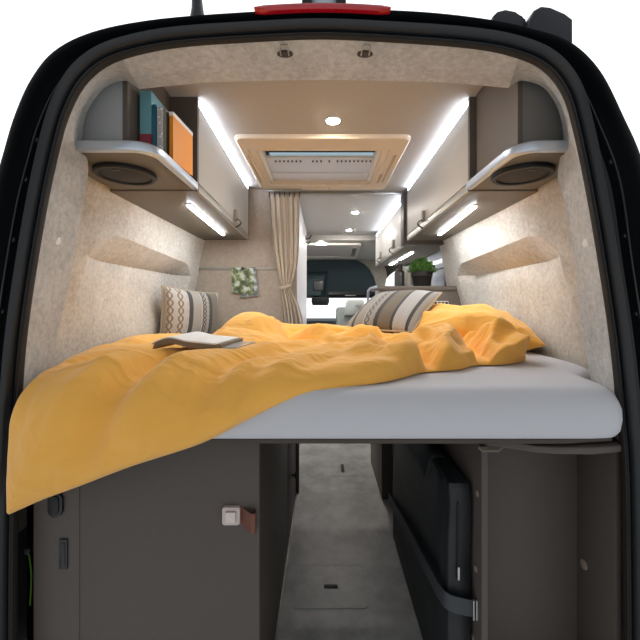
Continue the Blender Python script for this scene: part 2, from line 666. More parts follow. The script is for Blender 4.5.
loft(bm, [mid2, edge1, out_w, edge2, between(.94, .22), between(1.02, .6), between(1.12, .93), skin(1.2, 1, 1), skin(1.80, 1, 1), skin(2.34, 1, 1), skin(3.0, 1, 1), skin(4.4, 1, 1), skin(5.0, .97, .93), skin(5.4, .92, .8)])
for f in [f for f in bm.faces if abs(f.calc_center_median().x) < .34 and 1.75 < f.calc_center_median().y < 2.4 and f.calc_center_median().z > zr(.8)]:
    bm.faces.remove(f)
for f in [f for f in bm.faces if abs(f.calc_center_median().x) > .8 and 4.4 < f.calc_center_median().y < 5.4 and .0 < (f.calc_center_median().z - ZC + .3) / (.965 if f.calc_center_median().y < 5 else .865) < .74]:
    bm.faces.remove(f)
obj('body_shell', bm, 'body', van, angle=50)
# cowl around the windscreen
bm = new()
lp = skin(5.4, .92, .8)
wsc = []
cx_, cz_ = 0, ZC - .15
for p in lp:
    v = Vector((p.x - cx_, 0, p.z - cz_))
    s = 1 / max(abs(v.x) / .80, abs(v.z) / .42)
    wsc.append(Vector((cx_ + v.x * s, 5.42, cz_ + v.z * s)))
loft(bm, [lp, wsc])
obj('windscreen_frame', bm, 'body', van)
obj('windscreen', bx(-.8, .8, 5.42, 5.426, cz_ - .42, cz_ + .42), 'glass', van)
for sg in (-1, 1):
    bm = new()
    loft(bm, [[(sg * .972, 4.38, zr(-.34)), (sg * .955, 4.38, zr(.46))], [(sg * .945, 5.0, zr(-.34)), (sg * .925, 5.0, zr(.44))], [(sg * .89, 5.41, zr(-.30)), (sg * .87, 5.41, zr(.36))]])
    obj('side_window', bm, 'glass', van)
# folded flange with welded studs down the jamb
for sgn, rng in ((-1, range(24, 66)), (1, range(len(out_w) - 66, len(out_w) - 24))):
    pts = [a.lerp(b, .80) + Vector((0, -.004 + .085 * .25, 0)) for a, b in zip(off(.036, .93), out_w)]
    bm = new()
    tube(bm, [Vector((pts[i].x, .925, pts[i].z)) for i in rng], .0045, 8)
    obj('jamb_weld_bead', bm, 'body', van)
    for i in list(rng)[3::6]:
        bm = new()
        lathe(bm, [(.0075, 0), (.0075, -.006), (.004, -.009)], (pts[i].x, .935, pts[i].z), 10, 'y')
        obj('jamb_bolt', bm, 'roof_plastic', van)
# high brake light
bm = new()
rows = []
for k in range(31):
    t = k / 30
    px = 255 + 135 * t
    py = 11.5 - 3.0 * math.sin(PI * t)
    c = W(px, py, .862)
    th = .0068 * min(1, math.sin(PI * min(max(t, .012), .988)) * 5) ** .5
    rows.append([c + Vector((0, dy, dz)) for dy, dz in ((.012, th), (.0, th), (-.012, th * .55), (-.014, -th * .3), (-.008, -th), (.004, -th))])
loft(bm, rows, closed=True, capends=True)
obj('brake_light', bm, 'red', van)
# roof fittings
bm = new()
a = W(197.5, 15, 1.0)
tube(bm, [a + Vector((0, 0, -.02)), a + Vector((0, 0, .015)), a + Vector((-.002, 0, .05)), a + Vector((-.004, 0, .25))], [.022, .016, .0135, .010], 14)
obj('antenna', bm, 'roof_plastic', van)
bm = new()
for px in (307, 341):
    c = W(px, 6, .95)
    box(bm, c.x - .013, c.x + .013, .94, 1.0, c.z - .03, c.z + .16, .003)
c = W(324, 6, .95)
box(bm, c.x - .056, c.x + .056, .94, 1.0, c.z + .10, c.z + .16, .004)
obj('roof_bracket', bm, 'rubber', van)
bm = new()
box(bm, c.x - .035, c.x + .035, .965, .985, c.z - .005, c.z + .10, .002)
obj('bracket_plate', bm, 'alu', van)
bm = new()
prism(bm, [(W(p[0], p[1], 1.0).x, W(p[0], p[1], 1.0).z) for p in ((489, 36), (490, 21), (494, 17), (502, 15), (512, 17), (516, 20), (517, 23), (522, 24), (524, 38))], 'y', .98, 1.12, .004)
obj('roof_cap', bm, 'roof_plastic', van)
bm = new()
prism(bm, [(W(p[0], p[1], .98).x, W(p[0], p[1], .98).z) for p in ((523, 42), (524, 27), (529, 17), (536, 13), (545, 14), (559, 20), (567, 26), (567, 50), (545, 50))], 'y', .955, 1.15, .006, 3)
obj('roof_housing', bm, 'roof_plastic', van)

# ------------------------------------------------------------------ felt lining round the doorway
INNER_L = [(43, 452), (43.5, 440), (44, 430), (55, 350), (62, 312), (70, 275), (76.5, 240), (82, 205), (88, 168), (82, 140), (86, 113), (100, 91), (113, 82.5), (125, 80), (131, 83), (140, 89)]
OUTER_L = [(18.3, 452), (18.7, 440), (19, 430), (24, 350), (29, 312), (34, 275), (40, 240), (47, 203), (54, 168), (60, 141), (69, 112), (84, 84), (98, 71), (112, 62), (118, 59), (123, 57)]
INNER_R = [(600, 452), (599.5, 440), (599, 430), (588.5, 360), (583, 330), (579, 300), (573, 249), (566, 212), (558, 175), (564, 140), (560, 113), (551, 95), (541, 85), (524, 80), (516, 82), (508, 88)]
OUTER_R = [(621.3, 452), (620.7, 440), (620, 430), (613, 360), (610, 330), (605, 300), (597, 249), (591, 212), (584, 175), (577, 141), (569, 110), (560, 88), (549, 73), (535, 63), (526, 60), (518, 57)]


def lining(name, O, I, label):
    o = [W(p[0], p[1], .912) for p in spline(O, 5)]
    i = [W(p[0], p[1], 1.055) for p in spline(I, 5)]
    m1 = [a.lerp(b, .5) for a, b in zip(o, i)]
    c = Vector((0, 0, ZC))

    def outw(p, s, y):
        v = Vector((p.x, 0, p.z - ZC - .15)).normalized()
        return Vector((p.x + v.x * s, y, p.z + v.z * s))
    bm = new()
    loft(bm, [[outw(p, .03, .93) for p in o], o, m1, [outw(p, .0015, 1.05) for p in i], [outw(p, .001, 1.058) for p in i], [outw(p, .005, 1.064) for p in i], [outw(p, .03, 1.068) for p in i], [outw(p, .06, 1.07) for p in i]])
    return struct(name, bm, 'felt_daylit', label)


pl = lining('trim_1', OUTER_L, INNER_L, 'felt lined door pillar on the left')
pr = lining('trim_2', OUTER_R, INNER_R, 'felt lined door pillar on the right')
# header
Ih = [(139.5, 89), (150, 88), (180, 85), (220, 82), (320, 80), (430, 82), (470, 84.5), (497, 87), (508.5, 88)]
Oh = [(122.5, 57), (138, 53), (180, 46), (225, 42.5), (320, 38), (420, 42.5), (460, 46), (500, 52), (518.5, 57)]
o = [W(p[0], p[1], .912) for p in spline(Oh, 6)]
i = [W(p[0], p[1], 1.055) for p in spline(Ih, 6)]
bm = new()
loft(bm, [[p + Vector((0, .02, .03)) for p in o], o, [a.lerp(b, .5) + Vector((0, 0, -.004)) for a, b in zip(o, i)], i, [p + Vector((0, .006, .004)) for p in i], [Vector((p.x, 1.066, zr(.80))) for p in i]])
hd = struct('trim_3', bm, 'felt_daylit', 'felt lined header above the rear doorway')
# plastic buttons in the felt pillars
for par, (px, py, dd) in ((pl, (55.5, 240, .975)), (pl, (72, 161, .985)), (pr, (588, 243, .962))):
    c = W(px, py, dd)
    bm = new()
    sgn = -1 if c.x < 0 else 1
    lathe(bm, [(.014, -sgn * -.02), (.014, 0.0), (.0125, -sgn * .004), (.007, -sgn * .0055)], c, 20, 'x')
    bmesh.ops.rotate(bm, cent=c, matrix=Matrix.Rotation(sgn * R(18), 3, 'Z'), verts=bm.verts)
    obj('button', bm, M['felt_daylit'] if py < 200 else 'white_plastic', par)
for px, lab in ((285, 'left'), (365, 'right')):
    t = thing('coat_hook', 'small wire hook recessed in the felt header, %s of the pair' % lab, 'hook', (( px - CX) * .955 / F, .955, zr(.663)), 'hooks in the header')
    c = Vector(((px - CX) * .955 / F, .955, zr(.6625)))
    # the header underside rises slowly here, so the socket follows it
    bm = new()
    lathe(bm, [(.021, .012), (.021, -.003), (.018, -.0045), (.012, -.0045)], (c.x, c.y, c.z - .001), 24, 'z', 1, .55)
    obj('socket', bm, 'taupe_dark', t)
    bm = new()
    w, h = .0105, .034
    tube(bm, [c + Vector(v) for v in ((-w, 0, -.006), (-w, -.012, -.007), (-w, -.030, -.004), (-w * .8, -.034, -.003), (w * .8, -.034, -.003), (w, -.030, -.004), (w, -.012, -.007), (w, 0, -.006))], .0019, 8)
    obj('wire_loop', bm, 'alu_dull', t)

# ------------------------------------------------------------------ floor, ceiling, walls
bm = new()
box(bm, -.95, .95, .86, 5.4, -.05, 0)
struct('floor', bm, 'floor', 'grey concrete look vinyl floor of the van')
bm = new()
HX0, HX1, HY0, HY1 = -.345, .30, 1.83, 2.345       # roof-light opening
for (x0, x1, y0, y1) in ((-.76, HX0, 1.15, 2.58), (HX1, .76, 1.15, 2.58), (HX0, HX1, 1.15, HY0), (HX0, HX1, HY1, 2.58)):
    box(bm, x0, x1, y0, y1, zr(.79), zr(.80))
struct('ceiling', bm, 'ceiling', 'beige cloth ceiling above the bed', smooth=False)
bm = new()
box(bm, -.77, .77, 2.58, 4.15, zr(.785), zr(.80))
prism(bm, [(4.15, zr(.725)), (4.15, zr(.80)), (5.05, zr(.66)), (5.05, zr(.61))], 'x', -.80, .80)
struct('ceiling_front', bm, 'ceiling_fwd', 'pale ceiling over the living area and cab', smooth=False)
bm = new()
box(bm, -.22, .56, 2.545, 2.585, zr(.768), zr(.79), .003)
struct('trim_4', bm, 'alu_dull', 'slim cross rail where the two ceilings meet')


def side_wall(sg, y0, y1, name, label):
    # profile: distance from the centre line as a function of height (relative to the eye)
    prof = [(-.70, .93), (-.40, .94), (-.21, .945), (-.05, .932), (.05, .91), (.12, .885), (.20, .872), (.30, .858), (.37, .846), (.42, .83), (.46, .815), (.60, .77), (.80, .65)]
    zs = np.array([p[0] for p in prof])
    xs = np.array([p[1] for p in prof])

    def X(z):
        return float(np.interp(z, zs, xs))
    ys = np.linspace(y0, y1, 90)
    s0, s1 = 1.34, 2.36

    def arc(y):
        t = (y - s0) / (s1 - s0)
        if t <= 0 or t >= 1:
            return .178
        up = min(1, t / .2)
        dn = min(1, (1 - t) / .12)
        return .178 + (.112 - .045 * t) * math.sin(up * PI / 2) ** .8 * math.sin(dn * PI / 2) ** .7

    def depth(y):
        t = (y - s0) / (s1 - s0)
        if t <= 0 or t >= 1:
            return 0
        return .085 * min(1, t / .2) ** .7 * min(1, (1 - t) / .1) ** .7
    P = []
    for y in ys:
        col = []
        a, dp = arc(y), depth(y)
        for t in np.linspace(0, 1, 26):          # below the scoop
            z = -.70 + (.178 + .70) * t
            k = max(0, min(1, (z + .16) / .338))
            col.append((sg * (X(z) + dp * k ** 1.1), y, zr(z)))
        for t in np.linspace(0.12, 1, 6):            # sloping roof of the scoop
            z = .178 + (a - .178) * t
            x0_, x1_ = X(.178) + dp, X(a)
            col.append((sg * (x0_ + (x1_ - x0_) * (t ** .9)), y, zr(z)))
        for t in np.linspace(.03, 1, 24):
            z = a + (.80 - a) * t
            col.append((sg * X(z), y, zr(z)))
        P.append(col)
    bm = new()
    gridmesh(bm, np.array(P))
    o = struct(name, bm, 'felt', label)
    o.data.set_sharp_from_angle(angle=R(24))
    return o


side_wall(-1, 1.06, 2.56, 'wall_left', 'beige felt side wall with a scooped recess on the left')
side_wall(1, 1.06, 2.60, 'wall_right', 'beige felt side wall with a scooped recess on the right')
bm = new()
prism(bm, [(-.19, 0), (-.19, zr(.79)), (-.76, zr(.79)), (-.86, zr(.66)), (-.94, zr(.40)), (-.96, zr(0)), (-.96, 0)], 'y', 2.50, 2.54)
struct('wall_front', bm, 'felt_part', 'felt covered partition at the head of the bed', smooth=False)
bm = new()
box(bm, -.225, -.19, 2.54, 3.95, 0, zr(.785), .002)
struct('wall_washroom', bm, 'white_wall', 'white washroom wall beyond the curtain', smooth=False)
bm = new()
for sg in (1, -1):
    prism(bm, [(sg * .93, 0), (sg * .93, zr(.42)), (sg * .86, zr(.64)), (sg * .76, zr(.785)), (sg * .77, zr(.80)), (sg * .88, zr(.64)), (sg * .95, zr(.42)), (sg * .95, 0)], 'y', 2.60 if sg > 0 else 3.95, 4.36)
struct('wall_kitchen', bm, 'felt', 'side walls of the living area', smooth=False)
bm = new()
prism(bm, [(-.225, 0), (-.225, zr(.785)), (-.76, zr(.785)), (-.86, zr(.64)), (-.93, zr(.42)), (-.93, 0)], 'y', 3.93, 3.948)
struct('wall_washroom_front', bm, 'white_wall', 'front wall of the washroom', smooth=False)

# partition rail and cards
bm = new()
box(bm, -.895, -.30, 2.492, 2.50, zr(.230), zr(.246), .001)
box(bm, -.895, -.30, 2.489, 2.493, zr(.240), zr(.245), .001)
box(bm, -.895, -.30, 2.489, 2.493, zr(.231), zr(.235), .001)
tag(obj('wall_rail', bm, 'alu_dull'), 'slim silver rail running across the felt partition', 'rail')
bm = new()
prism(bm, [(p[0], p[1]) for p in ((-.640, zr(.245)), (-.487, zr(.240)), (-.480, zr(.060)), (-.632, zr(.070)))], 'y', 2.478, 2.480)
tag(obj('postcard', bm, 'card_a', smooth=False), 'leafy green photo postcard hanging in front on the silver rail', 'postcard')
bm = new()
prism(bm, [(p[0], p[1]) for p in ((-.600, zr(.243)), (-.475, zr(.247)), (-.452, zr(.052)), (-.58, zr(.038)))], 'y', 2.482, 2.484)
tag(obj('postcard', bm, 'card_b', smooth=False), 'grey green postcard peeping out behind the leafy one', 'postcard')
for x in (-.56,):
    bm = new()
    lathe(bm, [(.012, 0), (.012, -.006), (.009, -.008)], (x, 2.476, zr(.236)), 16, 'y')
    tag(obj('magnet', bm, 'leather_dark'), 'round dark magnet holding the postcards on the rail', 'magnet')

# ------------------------------------------------------------------ overhead cabinets over the bed
CT, CB = .786, .430


def strap_pull(parent, x, y, z, sg, s=1.0):
    bm = new()
    box(bm, min(x, x - sg * .016 * s), max(x, x - sg * .016 * s), y - .018 * s, y + .018 * s, z, z + .058 * s, .003)
    obj('pull_tab', bm, 'pull_tab', parent)
    bm = new()
    pts = []
    for k in range(15):
        t = k / 14
        a_ = PI * t
        pts.append(Vector((x - sg * (.008 + .030 * math.sin(a_) * s), y, z + .014 * s - .052 * s * t)))
    tube(bm, pts, .011 * s, 8, flat=(1.2, .3))
    obj('leather_loop', bm, 'leather_dark', parent)


def cabinet(sg, xin0, xin1, y0, y1, side, label):
    t = thing('overhead_cabinet', label, 'cabinet', (sg * .68, (y0 + y1) / 2, zr(CB)))
    xo = .84
    # carcass: tapering plan so that the inner face may toe slightly
    plan = [(sg * (xin0 + .012), y0 + .018), (sg * (xin1 + .012), y1), (sg * xo, y1), (sg * xo, y0 + .018)]
    bm = new()
    prism(bm, plan, 'z', zr(CB), zr(CB + .016))
    obj('bottom_panel', bm, 'taupe_under', t)
    bm = new()
    prism(bm, [(sg * (xin0 - .002), zr(CB - .004)), (sg * (xin0 - .002), zr(CT)), (sg * .72, zr(CT)), (sg * .815, zr(CB - .004))], 'y', y0, y0 + .018, .0015)
    obj('end_panel', bm, 'end_panel', t, angle=20)
    bm = new()
    prism(bm, [(sg * (xin1 - .002), zr(CB - .004)), (sg * (xin1 - .002), zr(CT)), (sg * .72, zr(CT)), (sg * .815, zr(CB - .004))], 'y', y1, y1 + .014, .0015)
    obj('end_panel', bm, 'taupe', t, angle=20)
    # face: door leaf above an edge profile
    bm = new()
    prism(bm, [(sg * xin0, y0 + .020), (sg * xin1, y1 - .002), (sg * (xin1 + .018), y1 - .002), (sg * (xin0 + .018), y0 + .020)], 'z', zr(CB + .034), zr(CT - .022), .002)
    dr = obj('door', bm, 'door', t)
    strap_pull(dr, sg * (xin0 + (xin1 - xin0) * .60) , y0 + (y1 - y0) * .60, zr(CB + .028), sg)
    bm = new()
    prism(bm, [(sg * (xin0 - .002), y0 + .019), (sg * (xin1 - .002), y1), (sg * (xin1 + .014), y1), (sg * (xin0 + .014), y0 + .019)], 'z', zr(CB - .003), zr(CB + .030), .004)
    obj('edge_profile', bm, 'alu_dull', t)
    # hidden back of the carcass
    bm = new()
    prism(bm, [(sg * (xin0 + .02), y0 + .018), (sg * (xin1 + .02), y1), (sg * .70, y1), (sg * .70, y0 + .018)], 'z', zr(CB + .016), zr(CT - .024))
    obj('carcass', bm, 'taupe_dark', t)
    bm = new()
    prism(bm, [(sg * (xin0 + .008), y0 + .02), (sg * (xin1 + .008), y1), (sg * (xin1 + .05), y1), (sg * (xin0 + .05), y0 + .02)], 'z', zr(CT - .024), zr(CT - .020))
    obj('top_rail', bm, 'alu_dull', t)
    # cove strip on the cabinet top
    bm = new()
    prism(bm, [(sg * (xin0 + .002), y0 + .03), (sg * (xin1 + .002), y1 - .01), (sg * (xin1 + .014), y1 - .01), (sg * (xin0 + .014), y0 + .03)], 'z', zr(CT - .0195), zr(CT - .001))
    tag(obj('cove_light', bm, 'cove'), 'glowing white strip light along the top of the %s overhead cabinet' % side, 'strip light', 'cove strip lights')
    return t


cabinet(-1, .484, .508, 1.37, 2.42, 'left', 'greige overhead cabinet on the left, over the side with the cushion')
cabinet(1, .556, .570, 1.37, 2.46, 'right', 'greige overhead cabinet on the right, over the yellow pillow')


def bar_light(a, b, w, label, m='led', group='light bars under the cabinets'):
    a, b = Vector(a), Vector(b)
    t = thing('light_bar', label, 'light', (a + b) / 2, group)
    d = (b - a)
    L = d.length
    ang = math.atan2(d.y, d.x)
    mt = Matrix.Translation((a + b) / 2) @ Matrix.Rotation(ang, 4, 'Z')
    bm = new()
    box(bm, -L / 2 - .004, L / 2 + .004, -w / 2 - .003, w / 2 + .003, -.005, 0, .001, 1, mt)
    obj('housing', bm, 'alu_dull', t)
    bm = new()
    prism(bm, rrect(-L / 2, L / 2, -w / 2, w / 2, w * .48), 'z', -.009, -.0052)
    bmesh.ops.transform(bm, matrix=mt, verts=bm.verts)
    obj('diffuser', bm, m, t)
    return t


bar_light((-.588, 1.56, zr(CB)), (-.625, 2.24, zr(CB)), .0155, 'bright slim light bar under the left overhead cabinet')
bar_light((.663, 1.58, zr(CB)), (.718, 2.24, zr(CB)), .0155, 'bright slim light bar under the right overhead cabinet')

# ------------------------------------------------------------------ rounded end shelves
SH = .458


def end_shelf(sg, xi, side, label):
    t = thing('corner_shelf', label, 'shelf', (sg * .62, 1.2, zr(SH - .03)))
    r = .066
    pts = [(sg * xi, 1.368)]
    for k in range(25):
        a = PI / 2 * k / 24
        pts.append((sg * (xi + r - r * math.cos(a)), 1.018 + r - r * math.sin(a)))
    pts += [(sg * .708, 1.018), (sg * .715, 1.024), (sg * .72, 1.07), (sg * .80, 1.10), (sg * .80, 1.368)]
    # board, inset behind the metal edge
    bm = new()
    q = [(x + sg * .004, y + .004) if i < 28 else (x, y) for i, (x, y) in enumerate(pts)]
    prism(bm, q, 'z', zr(SH - .0275), zr(SH - .002))
    obj('board', bm, 'taupe_under', t, angle=20)
    # bullnose metal edge
    path = [Vector((x, y, zr(SH - .0138))) for x, y in pts[:28]]
    loops = []
    for i, p in enumerate(path):
        tng = (path[min(i + 1, len(path) - 1)] - path[max(i - 1, 0)]).normalized()
        nn = Vector((tng.y, -tng.x, 0))
        if nn.dot(Vector((-sg * .5, -1, 0))) < 0:
            nn = -nn
        loops.append([p + nn * a + Vector((0, 0, b)) for a, b in ((-.012, .0142), (.004, .0142), (.007, .0125), (.0085, .009), (.0090, 0), (.0085, -.009), (.007, -.0125), (.004, -.0142), (-.012, -.0142))])
    bm = new()
    loft(bm, loops, closed=True, capends=True)
    obj('metal_edge', bm, 'alu', t, angle=60)
    # speaker let into the underside
    cx, cy = sg * .655, 1.19
    s = thing('speaker', 'round black speaker under the %s corner shelf' % side, 'speaker', (cx, cy, zr(SH - .05)), 'speakers under the corner shelves')
    bm = new()
    z0 = zr(SH - .0275)
    lathe(bm, [(.094, 0), (.094, -.010), (.090, -.0145), (.080, -.0145), (.077, -.011), (.076, -.004)], (cx, cy, z0), 48)
    obj('rim', bm, 'black_plastic', s)
    bm = new()
    lathe(bm, [(.0765, -.004), (.0765, -.009), (.06, -.0115), (.03, -.013), (.008, -.0135)], (cx, cy, z0), 48)
    obj('grille', bm, 'speaker_black', s)
    bm = new()
    box(bm, cx - .013, cx + .013, cy - .060, cy - .053, z0 - .0135, z0 - .010, .001)
    obj('badge', bm, 'taupe', s)
    return t


end_shelf(-1, .487, 'left', 'rounded corner shelf with a silver edge, carrying the books')
end_shelf(1, .548, 'right', 'empty rounded corner shelf with a silver edge on the right')


def corner_box(sg, xi, side, label, mfront):
    t = thing('corner_locker', label, 'locker', (sg * .64, 1.21, zr(SH)))
    # front panel follows the curve of the roof
    pts = [(xi, SH), (xi, .80)] + [(x, z) for x, z in ((.60, .80), (.655, .78), (.70, .72), (.735, .64), (.765, .55), (.78, SH))]
    bm = new()
    prism(bm, [(sg * x, zr(z)) for x, z in pts], 'y', 1.078, 1.092, .001)
    obj('front_panel', bm, mfront, t, angle=20)
    bm = new()
    prism(bm, [(sg * (xi - .001), zr(SH)), (sg * (xi - .001), zr(.79)), (sg * (xi + .014), zr(.79)), (sg * (xi + .014), zr(SH))], 'y', 1.076, 1.368)
    obj('side_panel', bm, 'end_panel', t, angle=20)
    return t


corner_box(-1, .588, 'left', 'grey boxed locker with a curved top behind the books', 'grey_panel')
corner_box(1, .580, 'right', 'graphite boxed locker with a curved top on the right corner shelf', 'grey_panel_b')

# books on the left shelf, standing with their spines to the rear
def book(label, x0, x1, y0, w, h, cmat, rot=0.0, band=None, page='paper', lean=0.0, bz=(0, .07)):
    z0 = zr(SH + .0015)
    t = thing('book', label, 'book', ((x0 + x1) / 2, y0 + w / 2, z0), 'books on the corner shelf')
    th = x1 - x0
    mt = Matrix.Translation(((x0 + x1) / 2, y0, z0)) @ Matrix.Rotation(rot, 4, 'Z') @ Matrix.Rotation(lean, 4, 'Y')
    k = min(.0025, th * .15)
    bm = new()
    poly = [(-th / 2, 0), (th / 2, 0), (th / 2, w), (th / 2 - k, w), (th / 2 - k, k), (-th / 2 + k, k), (-th / 2 + k, w), (-th / 2, w)]
    prism(bm, poly, 'z', 0, h)
    bmesh.ops.transform(bm, matrix=mt, verts=bm.verts)
    obj('cover', bm, cmat, t, angle=20)
    bm = new()
    box(bm, -th / 2 + k, th / 2 - k, k, w - .004, .004, h - .005, mtx=mt)
    obj('pages', bm, page, t, angle=20)
    if band:
        bm = new()
        box(bm, -th / 2 - .0006, th / 2 + .0006, -.0006, w * .995, bz[0], bz[1], mtx=mt)
        obj('band', bm, band, t, angle=20)


M['teal'] = mat('teal_cover', (112, 168, 178), 0.55)
M['teal_dark'] = mat('dark_teal_cover', (34, 104, 128), 0.5)
M['maroon'] = mat('maroon_band', (150, 58, 72), 0.55)
M['grey_cover'] = mat('grey_cover', (140, 135, 128), 0.55)
M['black_cover'] = mat('black_cover', (44, 42, 42), 0.5)
M['orange_cover'] = mat('orange_cover', (238, 150, 40), 0.5)
book('tall teal book with a maroon foot band, nearest the grey locker', -.577, -.541, 1.128, .17, .205, 'teal', band='maroon')
book('slim dark teal book between the tall teal one and the speckled one', -.539, -.529, 1.132, .15, .165, 'teal_dark')
book('silver speckled book in the middle of the row', -.527, -.511, 1.136, .15, .160, 'silver_book', rot=-.02)
book('thin grey book beside the speckled one', -.5095, -.5035, 1.145, .15, .160, 'grey_cover', rot=-.03)
book('thin black book against the orange one', -.502, -.4995, 1.150, .14, .150, 'black_cover', rot=-.05)
book('orange book with a pale top edge at the open end of the row', -.4975, -.485, 1.158, .145, .155, 'orange_cover', rot=-.07, band='paper', bz=(.143, .1556))

# ------------------------------------------------------------------ roof light, spots
def rooflight(name, label, x0, x1, y0, y1, ix0, ix1, iy0, iy1, z, drop, mtx=None):
    t = thing(name, label, 'skylight', ((x0 + x1) / 2, (y0 + y1) / 2, z))
    bm = new()
    o1 = rrect(x0, x1, y0, y1, .035)
    i1 = rrect(ix0, ix1, iy0, iy1, .012)
    n = len(o1)

    def ins(P, a, c):
        cx, cy = (x0 + x1) / 2, (y0 + y1) / 2
        return [(cx + (p[0] - cx) * a, cy + (p[1] - cy) * a) for p in P]
    L = [[Vector((p[0], p[1], z)) for p in o1], [Vector((p[0], p[1], z - drop * .6)) for p in o1], [Vector((p[0], p[1], z - drop)) for p in ins(o1, .985, 0)],
         [Vector((p[0], p[1], z - drop)) for p in ins(i1, 1.12, 0)], [Vector((p[0], p[1], z - drop * .8)) for p in ins(i1, 1.105, 0)],
         [Vector((p[0], p[1], z - drop * .8)) for p in ins(i1, 1.03, 0)], [Vector((p[0], p[1], z - drop * .9)) for p in i1], [Vector((p[0], p[1], z + .105)) for p in i1]]
    loft(bm, L, closed=True)
    fr = obj('frame', bm, 'cream', t, angle=30)
    return t


sk = rooflight('skylight', 'large cream framed roof light with a white blind above the bed', -.425, .412, 1.685, 2.46, HX0 + .002, HX1 - .002, HY0 + .002, HY1 - .002, zr(.79), .018)
bm = new()
box(bm, HX0 - .03, HX1 + .03, HY0 - .03, HY1 + .03, zr(.895), zr(.8955))
obj('dome_pane', bm, 'skyglass', sk)
bm = new()
box(bm, HX0, HX1, 2.10, 2.118, zr(.885), zr(.894), .003)  # bar added to darken the bright gap in front of the blind
obj('added_dark_bar', bm, 'black_plastic', sk)
bm = new()
ys = np.linspace(HY0 + .156, HY1, 41)
P = np.zeros((2, 41, 3))
for j, y in enumerate(ys):
    for a, x in enumerate((HX0 + .004, HX1 - .004)):
        P[a, j] = (x, y, zr(.800 + (.003 if j % 2 else -.003)))
V = gridmesh(bm, P)
obj('blind', bm, 'blind', sk, smooth=False)
bm = new()
box(bm, HX0 + .004, HX1 - .004, HY0 + .150, HY0 + .158, zr(.797), zr(.812), .002)
box(bm, HX0 + .004, HX1 - .004, HY0 + .36, HY0 + .367, zr(.790), zr(.796), .002)
obj('blind_bar', bm, 'white_plastic', sk)
for k in range(24):
    if k in (7, 8, 12, 14):
        continue
    x = -.27 + .53 * k / 23
    bm = new()
    box(bm, x - .0045, x + .0045, HY0 + .180, HY0 + .192, zr(.790), zr(.7965))
    obj('vent_slot', bm, 'taupe', sk, smooth=False)
for x in (HX0 + .012, HX1 - .012):
    bm = new()
    box(bm, x - .012, x + .012, HY0 + .01, HY1 - .01, zr(.786), zr(.812), .003)
    obj('blind_track', bm, 'white_plastic', sk)
bm = new()
lathe(bm, [(.03, 0), (.03, -.008), (.024, -.012)], (0, 2.415, zr(.773)), 28, 'z', 1.2, .5)
obj('latch', bm, 'cream', sk)
bm = new()
box(bm, .365, .38, 1.88, 2.30, zr(.7695), zr(.7725), .001)
obj('frame_groove', bm, 'cream_dark', sk)
bm = new()
box(bm, .335, .352, 2.16, 2.31, zr(.768), zr(.773), .002)
obj('vent_slider', bm, 'cream_dark', sk)
bm = new()
box(bm, -.408, -.396, 1.88, 2.30, zr(.7695), zr(.7725), .001)
obj('frame_groove', bm, 'cream_dark', sk)


def spot(px, py, z, r, label):
    d = F * z / (CY - py)
    x = (px - CX) * d / F
    t = thing('ceiling_spotlight', label, 'light', (x, d, zr(z)), 'ceiling spotlights')
    bm = new()
    lathe(bm, [(r * 1.28, 0), (r * 1.26, -.004), (r * 1.1, -.006), (r * 1.0, -.004)], (x, d, zr(z)), 32)
    obj('bezel', bm, 'alu', t)
    bm = new()
    lathe(bm, [(r, -.0035), (r * .98, -.007), (r * .6, -.008)], (x, d, zr(z)), 32)
    obj('lens', bm, 'spot', t)


spot(333, 120, .79, .026, 'round ceiling spotlight nearest the rear doorway')
spot(355, 212, .785, .026, 'first round spotlight beyond the cross rail')
spot(349, 230, .785, .026, 'second round spotlight beyond the cross rail')
spot(321, 241.5, .718, .022, 'small spotlight in the ceiling edge before the far roof light')

sk2 = thing('skylight', 'far white roof light over the cab', 'skylight', (0, 4.6, zr(.66)))
bm = new()
mt = Matrix.Translation((.02, 4.58, zr(.665))) @ Matrix.Rotation(-math.atan2(.115, .9), 4, 'X')
outer, inner = rrect(-.52, .42, -.34, .32, .04), rrect(-.42, .30, -.24, .22, .02)
loft(bm, [[mt @ Vector((p[0], p[1], 0)) for p in outer], [mt @ Vector((p[0], p[1], -.025)) for p in outer], [mt @ Vector((p[0], p[1], -.025)) for p in inner], [mt @ Vector((p[0], p[1], 0)) for p in inner]], closed=True)
obj('frame', bm, 'white_plastic', sk2)
bm = new()
box(bm, -.43, .31, -.25, .23, -.012, -.006, mtx=mt)
obj('blind', bm, 'blind', sk2)
bm = new()
box(bm, .33, .38, -.2, .16, -.03, -.024, .002, mtx=mt)
obj('frame_groove', bm, 'alu_dull', sk2)

# ------------------------------------------------------------------ curtain
cur = thing('curtain', 'beige curtain tied back beside the bed partition', 'curtain', (-.26, 2.45, zr(-.3)))
nz, nx = 70, 120
key = [(.735, -.374, -.163, .014), (.60, -.367, -.165, .016), (.40, -.350, -.168, .018), (.25, -.325, -.180, .018), (.16, -.302, -.205, .014), (.115, -.292, -.228, .009), (.08, -.292, -.215, .012), (0, -.286, -.175, .020), (-.10, -.278, -.148, .026), (-.30, -.27, -.130, .03)]
kz = np.array([-k[0] for k in key])
P = np.zeros((nx, nz, 3))
for j in range(nz):
    z = .735 - (1.035) * j / (nz - 1)
    x0 = np.interp(-z, kz, [k[1] for k in key])
    x1 = np.interp(-z, kz, [k[2] for k in key])
    am = np.interp(-z, kz, [k[3] for k in key])
    for i in range(nx):
        t = i / (nx - 1)
        ph = 2 * PI * 5.5 * t + .6 * math.sin(5 * t + 2 * z)
        yy = 2.445 + .62 * am * math.sin(ph) + .22 * am * math.sin(2.3 * ph + 1.2 + z * 3)
        P[i, j] = (x0 + (x1 - x0) * (t + .012 * math.sin(ph * 1.0 + 1)), yy, zr(z))
bm = new()
gridmesh(bm, P)
